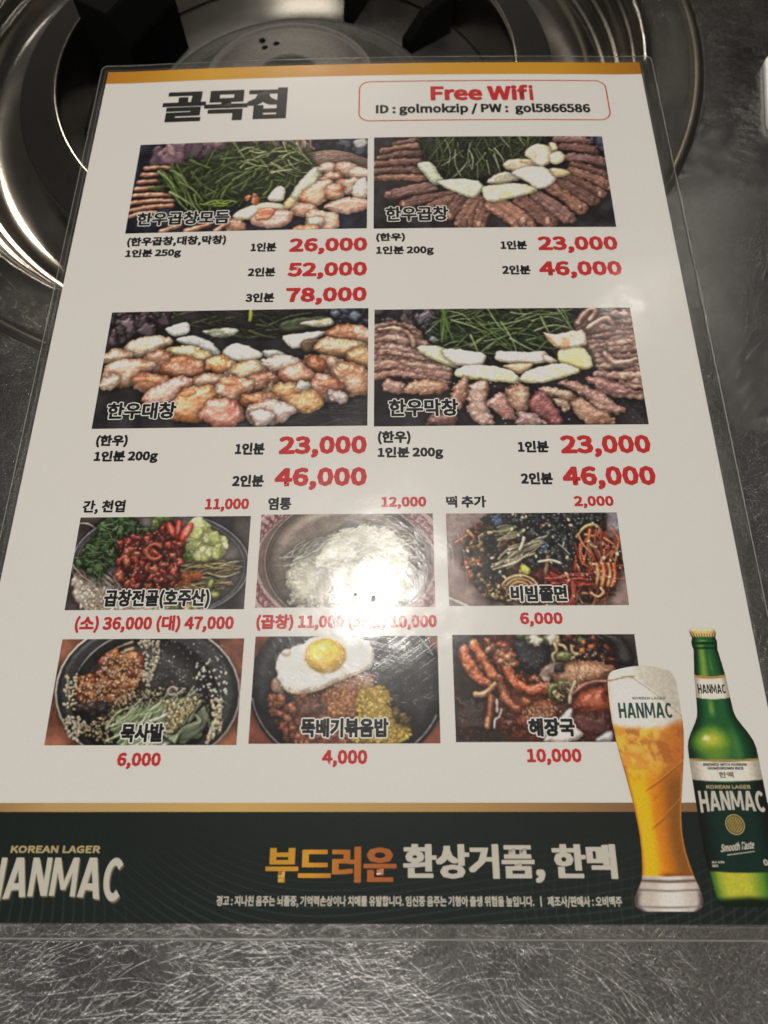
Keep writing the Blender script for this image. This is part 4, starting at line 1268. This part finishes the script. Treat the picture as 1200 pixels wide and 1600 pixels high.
# ---- picture 10: spicy soup
P = Pic(SM10, [(57, 76), (1092, 76), (1145, 665), (82, 665)], 10, (54, 46, 43), 5.2)
P.mottle(.3)
P.poly([(120, 120), (420, 80), (900, 80), (1000, 260), (940, 660), (420, 660), (260, 560), (180, 380)], (104, 52, 36), (70, 38, 30), rim=30, nz=8, alpha=.9, shadow=0, bump=1, spec=.4)
P.poly([(60, 430), (200, 400), (280, 480), (260, 640), (90, 640)], (64, 40, 36), (50, 40, 38), rim=20, nz=8, alpha=.8, shadow=0)
P.poly([(400, 90), (600, 90), (620, 200), (580, 290), (500, 310), (430, 270), (390, 180)], (34, 31, 32), (26, 24, 26), rim=14, nz=3, shadow=.3)
P.dots(80, [(410, 100), (600, 100), (560, 280), (440, 260)], (1.5, 3), [(90, 86, 84), (120, 114, 108)], 1.2, shadow=0)
P.poly([(680, 80), (880, 78), (960, 140), (1010, 240), (900, 240), (760, 220), (680, 160)], (62, 36, 30), (44, 30, 28), rim=14, nz=5)
P.clumps(60, [(680, 80), (880, 78), (980, 200), (980, 250), (760, 220)], (12, 30), [(92, 44, 34), (60, 34, 30), (120, 60, 44), (44, 32, 30)], spec=.5, rim=4)
P.line([(880, 84), (960, 130), (1010, 200), (1030, 260)], 9, (96, 92, 90))
P.poly([(900, 76), (1000, 76), (1060, 140), (1085, 240), (1010, 250), (970, 150)], (42, 40, 40), (34, 32, 32), rim=8, shadow=.4)
RB = [(170, 110), (400, 90), (420, 260), (560, 330), (620, 440), (660, 520), (540, 600), (450, 560), (330, 440), (260, 380), (110, 200)]
P.poly(RB, (110, 54, 36), (80, 42, 32), rim=14, nz=5, bump=1)
P.clumps(70, RB, (14, 36), [(150, 80, 50), (120, 60, 40), (176, 104, 66), (92, 46, 34)], rim=5, spec=.5)
P.line([(120, 160), (160, 250), (220, 320), (270, 350)], 62, (186, 94, 58), (140, 72, 46), spec=.45, shadow=.8, rim=5, bump=1.3, nz=2.6)
P.line([(180, 120), (230, 200), (290, 300), (320, 320)], 56, (192, 104, 64), (150, 80, 50), spec=.45, shadow=.8, rim=5, bump=1.3, nz=2.6)
P.clumps(40, [(270, 150), (340, 110), (400, 180), (400, 250), (300, 230)], (14, 32), [(176, 110, 76), (150, 84, 58), (196, 136, 98), (130, 66, 46)], rim=5, spec=.5)
P.line([(370, 270), (410, 340), (480, 375), (590, 370)], 54, (190, 92, 56), (146, 70, 44), spec=.5, shadow=.8, rim=5, bump=1.3, nz=2.6)
P.line([(330, 350), (360, 430), (420, 490)], 50, (150, 84, 58), (120, 62, 44), spec=.5, rim=5, bump=1.3, nz=2.6)
P.line([(190, 410), (250, 400), (300, 350)], 34, (176, 132, 96), (146, 100, 70), spec=.4, shadow=.7)
P.line([(280, 420), (270, 500), (258, 580)], 34, (130, 74, 54), (160, 110, 84), spec=.4)
P.line([(310, 440), (312, 500)], 14, (206, 190, 170))
P.line([(336, 490), (322, 530), (300, 545), (294, 590)], 9, (220, 214, 206))
P.poly([(440, 530), (560, 440), (640, 440), (660, 500), (560, 600), (460, 590)], (140, 80, 54), (112, 60, 44), rim=12, nz=4, bump=1.2)
P.dots(110, [(440, 500), (600, 430), (660, 500), (520, 590)], (3, 6), [(206, 160, 126), (176, 116, 86)], 1.4)
P.poly([(620, 300), (700, 240), (820, 222), (940, 250), (985, 270), (900, 350), (780, 380), (700, 440), (640, 400)], (150, 106, 78), (130, 88, 64), rim=16, nz=2, bump=.7, spec=.3)
P.dots(260, [(640, 310), (720, 240), (930, 260), (860, 350), (720, 370)], (1.5, 3.5), [(110, 74, 56), (186, 146, 112)], 1.3, shadow=0)
P.poly([(550, 300), (600, 240), (680, 230), (690, 250), (620, 300), (600, 340)], (190, 180, 168), (110, 90, 78), rim=5)
P.ell(660, 266, 32, 26, 0, (40, 34, 32), None, rim=4)
P.line([(720, 420), (820, 350), (920, 340)], 34, (110, 58, 44), (86, 46, 38), spec=.5)
P.poly([(740, 460), (800, 390), (920, 380), (930, 510), (830, 520), (730, 500)], (146, 72, 46), (118, 54, 38), rim=14, nz=3, spec=.3)
P.poly([(680, 560), (760, 500), (930, 520), (940, 640), (820, 650)], (84, 44, 38), (64, 36, 34), rim=12, nz=4)
P.line([(715, 455), (725, 390), (750, 340)], 17, (190, 166, 140), spec=.5)
P.poly([(580, 640), (640, 560), (700, 500), (730, 490), (730, 570), (790, 620), (720, 664), (580, 664)], (214, 206, 196), (190, 180, 170), rim=6, spec=.3)
P.poly([(850, 660), (900, 620), (945, 610), (940, 664)], (176, 172, 176), (140, 136, 140), rim=6)
P.clumps(26, [(440, 78), (640, 78), (640, 110), (560, 130), (480, 110)], (16, 40), [(110, 116, 76), (150, 146, 110), (196, 190, 170), (84, 92, 58)], rim=4)
P.clumps(12, [(780, 100), (850, 130), (830, 210), (790, 180)], (12, 26), [(206, 110, 70), (84, 96, 58), (60, 72, 44)], rim=4)
for pts in ([(660, 90), (655, 130), (690, 140), (705, 165)], [(640, 130), (650, 170), (625, 190), (635, 225)], [(735, 140), (740, 180), (770, 186)], [(655, 210), (700, 214), (745, 205)]):
    P.line(pts, 17, (206, 186, 146), (176, 150, 104), spec=.4)
P.ell(690, 195, 46, 24, 0, (110, 116, 66), (84, 92, 52), rim=5)
for x, y, rx, ry, a in ((640, 398, 48, 56, -10), (684, 366, 34, 40, -30)):
    P.ell(x, y, rx, ry, a, (78, 84, 46), (100, 104, 58), jit=.03, rim=5, spec=.4)
    P.ell(x + 4, y + 4, rx * .66, ry * .66, a, (70, 48, 36), None, jit=.05, rim=3, shadow=0)
P.clumps(12, [(620, 390), (660, 390), (660, 430), (625, 430)], (6, 12), [(206, 186, 140)], rim=3)
P.dots(110, [(170, 150), (620, 330), (660, 560), (740, 130), (960, 200), (700, 420)], (2, 4), [(236, 206, 180), (214, 170, 140)], 1.3, shadow=0)
ph = P.put('food_photo', 'printed photo of a red spicy soup with green pepper rings')
caption(ph, '해장국', (42.8, 42.4, 54.8, 47.1), .27)

# ------------------------------------------------------------------ footer band
nx, ny = 820, 96
V, F = grid(PX0, 0, PX1, 24.5, nx, ny)
x, y = V[:, 0], V[:, 1]
c = np.ones((len(V), 3)) * np.array([29, 35, 32])
fade = np.clip(1.15 - y / 17., 0, 1)
d1 = np.hypot((x - 12) * .62, (y - 62)) + 3 * np.sin(x * .055)
l1 = np.clip(1 - np.abs((d1 / 1.75) % 1 - .5) * 2 / .32, 0, 1) * np.clip((x + 68) / 24., 0, 1)
d2 = x + .16 * y + 2.2 * np.sin(y * .14 + x * .03)
l2 = np.clip(1 - np.abs((d2 / 2.5) % 1 - .5) * 2 / .22, 0, 1) * np.clip((-52 - x) / 16., 0, 1)
l3 = np.clip(1 - np.abs((d2 / 2.5) % 1 - .5) * 2 / .22, 0, 1) * np.clip((x - 28) / 14., 0, 1) * .8
ln_ = np.clip(l1 + l2 + l3, 0, 1) * fade
c = c + ln_[:, None] * np.array([15, 21, 21])
c = c * (1 + .10 * (_nr.random(len(V)) - .5))[:, None]
sheet_mesh('footer_band', V, F, M_PRINT, .012, cols=ink(c), label='dark green footer band with faint contour lines')


def arch(x0, x1, ytop, amt):
    def fn(V):
        u = (V[:, 0] - x0) / (x1 - x0) * 2 - 1
        V = V.copy()
        V[:, 1] = ytop - (ytop - V[:, 1]) * (1 + amt * (u * u - .5))
        return V
    return fn


def logo(box, mat, z, parent=sheet, name='logo_lettering', fn=None, shift=(0, 0), label=None):
    """the flared capitals of the beer logo, drawn as strokes"""
    H = [[(0, 0), (.25, 0), (.25, 1), (0, 1)], [(.61, 0), (.86, 0), (.86, 1), (.61, 1)], [(.2, .40), (.66, .40), (.66, .60), (.2, .60)]]
    A = [[(0, 0), (.27, 0), (.60, 1), (.33, 1)], [(.73, 0), (1, 0), (.67, 1), (.40, 1)], [(.2, .19), (.8, .19), (.75, .36), (.25, .36)]]
    n_ = [[(0, 0), (.23, 0), (.23, 1), (0, 1)], [(.63, 0), (.86, 0), (.86, 1), (.63, 1)], [(0, 1), (.27, 1), (.86, 0), (.59, 0)]]
    m = [[(0, 0), (.23, 0), (.25, 1), (.03, 1)], [(.93, 0), (1.16, 0), (1.13, 1), (.91, 1)], [(.03, 1), (.29, 1), (.68, .16), (.48, .16)], [(.87, 1), (1.13, 1), (.68, .16), (.48, .16)]]
    c = []
    for k in range(22):
        q = []
        for rr, kk in ((1, k), (1, k + 1), (0, k + 1), (0, k)):
            a = radians(44 + (316 - 44) * kk / 22)
            q.append((.46 + (.46 if rr else .20) * cos(a), .5 + (.5 if rr else .32) * sin(a)))
        c.append(q)
    V, F, zs, x = [], [], [], 0.
    for quads, wd in ((H, .86), (A, 1.), (n_, .86), (m, 1.16), (A, 1.), (c, .84)):
        for i_, q in enumerate(quads):
            # cut every stroke into short pieces so that it can follow the arch
            for b in range(4):
                t0, t1 = b / 4, (b + 1) / 4
                p = [np.array(v) for v in q]
                F.append([len(V) + e for e in range(4)])
                V += [p[0] + (p[3] - p[0]) * t0 + (x, 0), p[1] + (p[2] - p[1]) * t0 + (x, 0), p[1] + (p[2] - p[1]) * t1 + (x, 0), p[0] + (p[3] - p[0]) * t1 + (x, 0)]
                zs += [.0006 * (i_ % 5)] * 4
        x += wd + .09
    V = np.array(V) / (x - .09, 1)
    V = V * (box[2] - box[0], box[3] - box[1]) + (box[0] + shift[0], box[1] + shift[1])
    if fn:
        V = fn(V)
    return sheet_mesh(name, V, F, mat, z, parent, label, zs=np.array(zs))


LOGO = (-92.6, 5.0, -58.6, 14.1)
logo(LOGO, M_SHADE, .03, name='logo_shadow', shift=(.32, -.34), fn=arch(LOGO[0], LOGO[2], 14.1, .17))
logo(LOGO, M_CREAM, .05, fn=arch(LOGO[0], LOGO[2], 14.1, .17))
text('KOREAN LAGER', (-87.4, 15.1, -65.1, 16.8), M_GOLDL, .10, fine=False)
text('부드러운', (-23.8, 8.7, 8.2, 16.6), M_GOLDT, .42, name='slogan_lettering', square=.8, wx=1.1, wy=.5)
text('환상거품, 한맥', (9.8, 8.7, 61.7, 17.2), M_CREAM, .42, name='slogan_lettering', square=.8, wx=1.1, wy=.5)
text('경고 : 지나친 음주는 뇌졸중, 기억력손상이나 치매를 유발합니다. 임신중 음주는 기형아 출생 위험을 높입니다.  ㅣ  제조사/판매사 : 오비맥주', (-35.2, 3.4, 61.9, 5.9), M_CREAM, .062, name='small_print', fine=False)

# ------------------------------------------------------------------ printed beer glass and bottle


def profile_picture(name, prof, nx, ny, fn, z, label, cap=None):
    """picture whose outline follows a profile (y, left, right) in mm"""
    prof = np.array(sorted(prof))
    ys = np.linspace(prof[0, 0], prof[-1, 0], ny + 1)[::-1]
    xl, xr = np.interp(ys, prof[:, 0], prof[:, 1]), np.interp(ys, prof[:, 0], prof[:, 2])
    for _ in range(2):
        xl[1:-1] = xl[:-2] * .25 + xl[1:-1] * .5 + xl[2:] * .25
        xr[1:-1] = xr[:-2] * .25 + xr[1:-1] * .5 + xr[2:] * .25
    s = np.linspace(0, 1, nx + 1)
    X = xl[:, None] * (1 - s) + xr[:, None] * s
    Y = np.repeat(ys[:, None], nx + 1, 1)
    Sx = np.repeat(s[None], ny + 1, 0)
    if cap:
        X, Y = cap(X, Y, Sx)
    c = fn(Sx, np.repeat(ys[:, None], nx + 1, 1), X)
    i = (np.arange(ny)[:, None] * (nx + 1) + np.arange(nx)[None]).ravel()
    return sheet_mesh(name, np.c_[X.ravel(), Y.ravel()], np.c_[i, i + nx + 1, i + nx + 2, i + 1], M_PRINT, z, cols=ink(np.clip(c, 0, 255)).reshape(-1, 3), label=label)


def mixc(a, b, t):
    t = np.clip(t, 0, 1)[..., None]
    return np.asarray(a, float) * (1 - t) + np.asarray(b, float) * t


def ss(a, b, x):
    t = np.clip((x - a) / (b - a), 0, 1)
    return t * t * (3 - 2 * t)


def nzs(shape, cell, o=0):
    return NZ[cell][o:o + shape[0], o:o + shape[1]]


def glass_paint(s, y, X):
    sh = s.shape
    big, med, fin_ = nzs(sh, 24, 30), nzs(sh, 12, 10), nzs(sh, 2, 5)
    c = mixc((224, 172, 34), (198, 118, 32), ss(.26, .52, s + .05 * (big - .5)))
    c = mixc(c, (128, 80, 36), ss(.48, .86, s))
    c = mixc(c, (170, 104, 34), ss(.08, .0, s) * .8)
    c = mixc(c, (186, 130, 60), ss(.955, .975, s) * .7)
    # cloudy upper beer
    up = ss(30, 37, y)
    cl = mixc((206, 142, 62), (176, 104, 46), ss(.4, .9, s))
    cl = mixc(cl, (226, 172, 66), ss(.5, .72, med) * ss(.9, .4, s))
    cl = mixc(cl, (150, 86, 44), ss(.54, .7, nzs(sh, 12, 90)) * .6)
    c = mixc(c, cl, up)
    for cx, cy, rx, ry in ((73.0, 37.2, 1.9, 1.3), (74.6, 39.4, 1.2, 1.9), (70.2, 39.6, 2.4, 1.2), (72.6, 43, 1.0, 2.2), (75.5, 43.2, .9, 2.0), (69.0, 42.4, 1.6, .9)):
        q = np.hypot((X - cx) / rx, (y - cy) / ry) + (nzs(sh, 7, 40) - .5) * .7
        c = mixc(c, (232, 182, 88), ss(1.3, .2, q) * .6)
        c = mixc(c, (150, 84, 36), ss(.25, .05, np.abs(q - 1.12)) * .12)
    c = mixc(c, (150, 96, 40), ss(.03, .005, np.abs(s - (.55 + (y - 28.5) * .085))) * .5 * ss(26, 28, y) * ss(34, 32, y))
    for y0, k in ((29.2, .115), (20.4, .115)):
        q = y - (y0 + (s - .3) * 8 + 5 * np.clip(s - .55, 0, 1) ** 1.5)
        c = mixc(c, (128, 70, 24), ss(.34, .06, np.abs(q)) * ss(.25, .4, s) * .75)
        c = mixc(c, (226, 160, 90), ss(.22, .05, np.abs(q - .45)) * ss(.3, .5, s) * .45)
    # foam
    fo = ss(43.8, 45.8, y + .9 * (med - .5) - 1.4 * ss(.65, 1, s))
    fc = mixc((222, 216, 204), (190, 182, 170), ss(.45, 1.0, s))
    fc = mixc(fc, (200, 188, 168), ss(.06, 0, s))
    fold = y - (57.0 - 14.5 * np.clip(s - .36, 0, 1) ** 1.25 * 1.15)
    fc = mixc(fc, (176, 168, 154), ss(0, 1.2, fold) * ss(.3, .5, s) * .55)
    fc = mixc(fc, (140, 128, 110), ss(.35, .05, np.abs(fold)) * ss(.28, .4, s) * .6)
    fc = mixc(fc, (150, 128, 66), ss(.26, .08, np.abs(y - 56.6 - .6 * ss(0, .3, s))) * ss(.46, .36, s))
    fc = fc * (1 + .04 * (fin_ - .5))[..., None]
    c = mixc(c, fc, fo)
    # clear foot
    q = y
    ft = mixc((186, 176, 166), (214, 206, 198), ss(.2, .5, s) * ss(.9, .6, s))
    ft = mixc(ft, (96, 78, 66), ss(.5, .15, np.abs(q - 9.0 - .5 * np.abs(s - .5))) * .9)
    ft = mixc(ft, (106, 92, 86), ss(.35, .05, np.abs(q - 7.0 - .6 * np.abs(s - .5))) * .8)
    ft = mixc(ft, (60, 52, 62), ss(.12, .0, s) * ss(8.5, 5.5, q) + ss(.90, 1, s) * ss(8.5, 5.5, q))
    ft = mixc(ft, (120, 108, 104), ss(.3, .06, np.abs(q - 3.5 - .5 * np.abs(s - .5))) * .9)
    c = mixc(c, (128, 70, 24), ss(11.4, 10.1, y) * ss(.25, .5, s))
    c = mixc(c, ft, ss(10.3, 9.9, y - .4 * np.abs(s - .5)))
    c = mixc(c, (120, 84, 40), (ss(.022, 0, s) + ss(.978, 1, s)) * ss(58, 50, y) * .7 * (1 - fo))
    return c * (1 + .06 * (fin_ - .5))[..., None]


GLP = [(59.2, 66.2, 81.2), (58.6, 65.4, 81.9), (57.6, 64.9, 82.4), (56.7, 64.6, 82.7), (53.9, 64.5, 82.8), (49.7, 64.45, 82.85), (45.7, 64.6, 82.8), (43.7, 64.8, 82.7), (41.7, 64.95, 82.4), (37.8, 65.5, 81.8), (34, 66.2, 81.0), (30.2, 66.8, 80.2), (26.5, 67.4, 79.4), (22.8, 67.8, 78.8),
       (19.2, 68.05, 78.5), (15.6, 68.0, 78.7), (12.1, 67.7, 79.4), (9.7, 67.3, 80.0), (8.4, 66.7, 80.5), (7, 65.8, 80.9), (5.3, 64.9, 81.2), (4.3, 64.8, 81.0), (3.3, 65.4, 80.4), (2.7, 66.6, 79.2)]


def foam_cap(X, Y, S):
    return X, Y + 1.25 * np.sin(np.pi * S) * ss(55.5, 59.2, Y)


gp = profile_picture('beer_glass_picture', GLP, 70, 230, glass_paint, .075, 'printed tall glass of amber beer with white foam', foam_cap)
logo((66.6, 47.0, 80.6, 50.9), printed('dark_green_ink', (.03, .075, .06)), .09, gp, 'lettering')
text('KOREAN LAGER', (70.6, 51.7, 79.2, 52.4), M_SHADE, .04, z=.09, parent=gp, fine=False)


def bottle_paint(s, y, X):
    sh = s.shape
    fin_, med = nzs(sh, 2, 8), nzs(sh, 12, 60)
    e = np.abs(s - .5) * 2
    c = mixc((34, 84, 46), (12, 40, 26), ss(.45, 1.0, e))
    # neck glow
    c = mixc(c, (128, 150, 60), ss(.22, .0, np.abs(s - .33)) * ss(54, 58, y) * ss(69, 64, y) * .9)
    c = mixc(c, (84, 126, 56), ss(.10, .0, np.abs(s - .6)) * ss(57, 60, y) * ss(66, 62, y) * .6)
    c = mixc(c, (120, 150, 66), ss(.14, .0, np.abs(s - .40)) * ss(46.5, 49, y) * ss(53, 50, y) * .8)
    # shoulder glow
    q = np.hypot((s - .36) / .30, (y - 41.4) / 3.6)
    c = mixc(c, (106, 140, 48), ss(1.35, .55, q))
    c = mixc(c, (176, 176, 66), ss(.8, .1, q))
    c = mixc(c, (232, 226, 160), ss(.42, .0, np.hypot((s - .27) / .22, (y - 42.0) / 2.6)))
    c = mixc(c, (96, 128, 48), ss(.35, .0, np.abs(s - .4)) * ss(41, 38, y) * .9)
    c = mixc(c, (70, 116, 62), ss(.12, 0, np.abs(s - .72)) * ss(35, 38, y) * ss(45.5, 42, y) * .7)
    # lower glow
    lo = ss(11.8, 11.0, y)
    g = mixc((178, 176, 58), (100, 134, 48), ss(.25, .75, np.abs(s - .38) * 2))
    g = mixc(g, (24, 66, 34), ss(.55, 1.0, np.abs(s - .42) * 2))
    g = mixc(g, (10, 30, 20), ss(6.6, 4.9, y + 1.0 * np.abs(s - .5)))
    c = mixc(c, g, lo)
    # lip rings under the cap
    c = mixc(c, (14, 40, 26), ss(.45, .1, np.abs(y - 66.5)) + ss(.4, .1, np.abs(y - 65.2)))
    c = mixc(c, (110, 150, 80), ss(.3, .05, np.abs(y - 67.2)) * ss(.25, .0, np.abs(s - .45)))
    # crown cap
    cp = mixc((206, 178, 120), (150, 116, 66), ss(.5, 1, e))
    cp = mixc(cp, (90, 66, 36), ss(.2, .7, np.sin(s * 60)) * ss(69.4, 68.8, y))
    cp = mixc(cp, (226, 206, 160), ss(69.5, 70.2, y))
    c = mixc(c, cp, ss(68.1, 68.4, y))
    # paper labels
    bow_ = .45 * (1 - e * e)
    yl = y + bow_
    lab = mixc((214, 206, 192), (150, 142, 130), ss(.55, 1.0, e))
    inn = ss(52.1, 52.3, yl) * ss(58.2, 58.0, yl)
    c = mixc(c, lab, inn)
    c = mixc(c, (160, 126, 66), ss(57.3, 57.6, yl) * inn)
    inw = ss(31.9, 32.1, yl) * ss(37.2, 37.0, yl)
    c = mixc(c, lab, inw)
    c = mixc(c, (150, 120, 70), ss(36.5, 36.7, yl) * inw)
    dk = mixc((24, 44, 38), (12, 24, 21), ss(.5, 1.0, e))
    c = mixc(c, dk, ss(32.0, 31.8, yl) * ss(11.2, 11.5, yl))
    c = mixc(c, (10, 22, 16), ss(.93, 1, e) * .7 * (1 - inw) * (1 - inn))
    return c * (1 + .10 * (fin_ - .5))[..., None]


BOP = [(70.5, 88.9, 94.8), (70.2, 88.5, 95.2), (69.8, 88.35, 95.4), (69.1, 88.45, 95.4), (68.4, 88.6, 95.3), (68.1, 88.9, 95.0), (67.6, 88.7, 95.2), (67.0, 88.4, 95.4), (65.6, 88.5, 95.2), (64.8, 88.7, 95.1), (62.6, 88.4, 95.4), (57.7, 87.7, 96.0), (52, 87.3, 96.2), (48.7, 87.0, 96.4), (47.3, 86.7, 96.7),
       (45.5, 85.8, 97.7), (43.2, 84.4, 99.2), (41.4, 83.5, 100.1), (39.6, 83.1, 100.5), (36.5, 83.0, 100.6), (26, 83.0, 100.7), (14, 83.2, 100.6), (11.5, 83.5, 100.5), (7.4, 83.9, 100.3), (5.2, 84.3, 99.9), (4.2, 85.0, 99.2), (3.7, 86.0, 98.2)]
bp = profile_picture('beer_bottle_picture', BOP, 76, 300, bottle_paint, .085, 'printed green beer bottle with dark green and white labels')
logo((88.1, 53.2, 95.4, 55.6), M_BLACK, .10, bp, 'lettering')
text('BREWED WITH KOREAN', (86.3, 35.2, 97.3, 35.9), M_BLACK, .05, z=.10, parent=bp, fine=False)
text('HOMEGROWN RICE', (87.3, 34.3, 96.3, 35.0), M_BLACK, .05, z=.10, parent=bp, fine=False)
text('한맥', (89.8, 32.4, 93.5, 33.8), M_SHADE, .06, z=.10, parent=bp, fine=False)
text('KOREAN LAGER', (86.2, 29.8, 97.2, 30.7), M_GOLDL, .05, z=.10, parent=bp, fine=False)
logo((83.9, 24.6, 100.0, 29.3), M_CREAM, .10, bp, fn=arch(83.9, 100.0, 29.3, .14))


def slant(V):
    V = V.copy()
    V[:, 0] += (V[:, 1] - 15) * .3
    V[:, 1] += (V[:, 0] - 87) * .10
    return V


text('Smooth Taste', (87.0, 15.4, 95.2, 17.2), M_CREAM, .06, z=.10, parent=bp, fine=False, fn=slant)
V = np.array([(88.6, 14.9), (95.4, 15.7), (95.4, 15.55), (88.6, 14.7)])
sheet_mesh('underline', V, [(3, 2, 1, 0)], M_CREAM, .10, parent=bp)
text('ALC. 4.6%', (84.6, 13.0, 87.6, 13.5), M_CREAM, .03, z=.10, parent=bp, fine=False)
text('BEER', (84.6, 12.2, 86.0, 12.7), M_CREAM, .03, z=.10, parent=bp, fine=False)
text('0', (97.0, 12.5, 98.1, 13.9), M_CREAM, .07, z=.10, parent=bp, fine=False)
# round gold emblem
ang = np.linspace(0, 2 * pi, 49)[:-1]
V, F = [], []
for r_ in (2.35, 2.12, 1.95):
    V += [(91.75 + r_ * cos(a), 21.6 + r_ * sin(a)) for a in ang]
for k in range(48):
    F.append((k, (k + 1) % 48, 48 + (k + 1) % 48, 48 + k))
sheet_mesh('emblem_ring', V, F, M_GOLDL, .10, parent=bp)
xs, ys = np.meshgrid(np.linspace(-1, 1, 25), np.linspace(1, -1, 25))
rr_ = np.maximum(np.abs(xs), np.abs(ys)) / np.maximum(1e-6, np.hypot(xs, ys))
ex, ey = xs * rr_ * 1.95, ys * rr_ * 1.95
pat = (np.sin(ex * 9) * np.sin(ey * 7) > .1) * 1.0
cc = mixc((96, 84, 44), (160, 142, 84), pat)
i = (np.arange(24)[:, None] * 25 + np.arange(24)[None]).ravel()
sheet_mesh('emblem', np.c_[91.75 + ex.ravel(), 21.6 + ey.ravel()], np.c_[i, i + 25, i + 26, i + 1], M_PRINT, .10, parent=bp, cols=ink(cc).reshape(-1, 3))

bpy.context.view_layer.update()
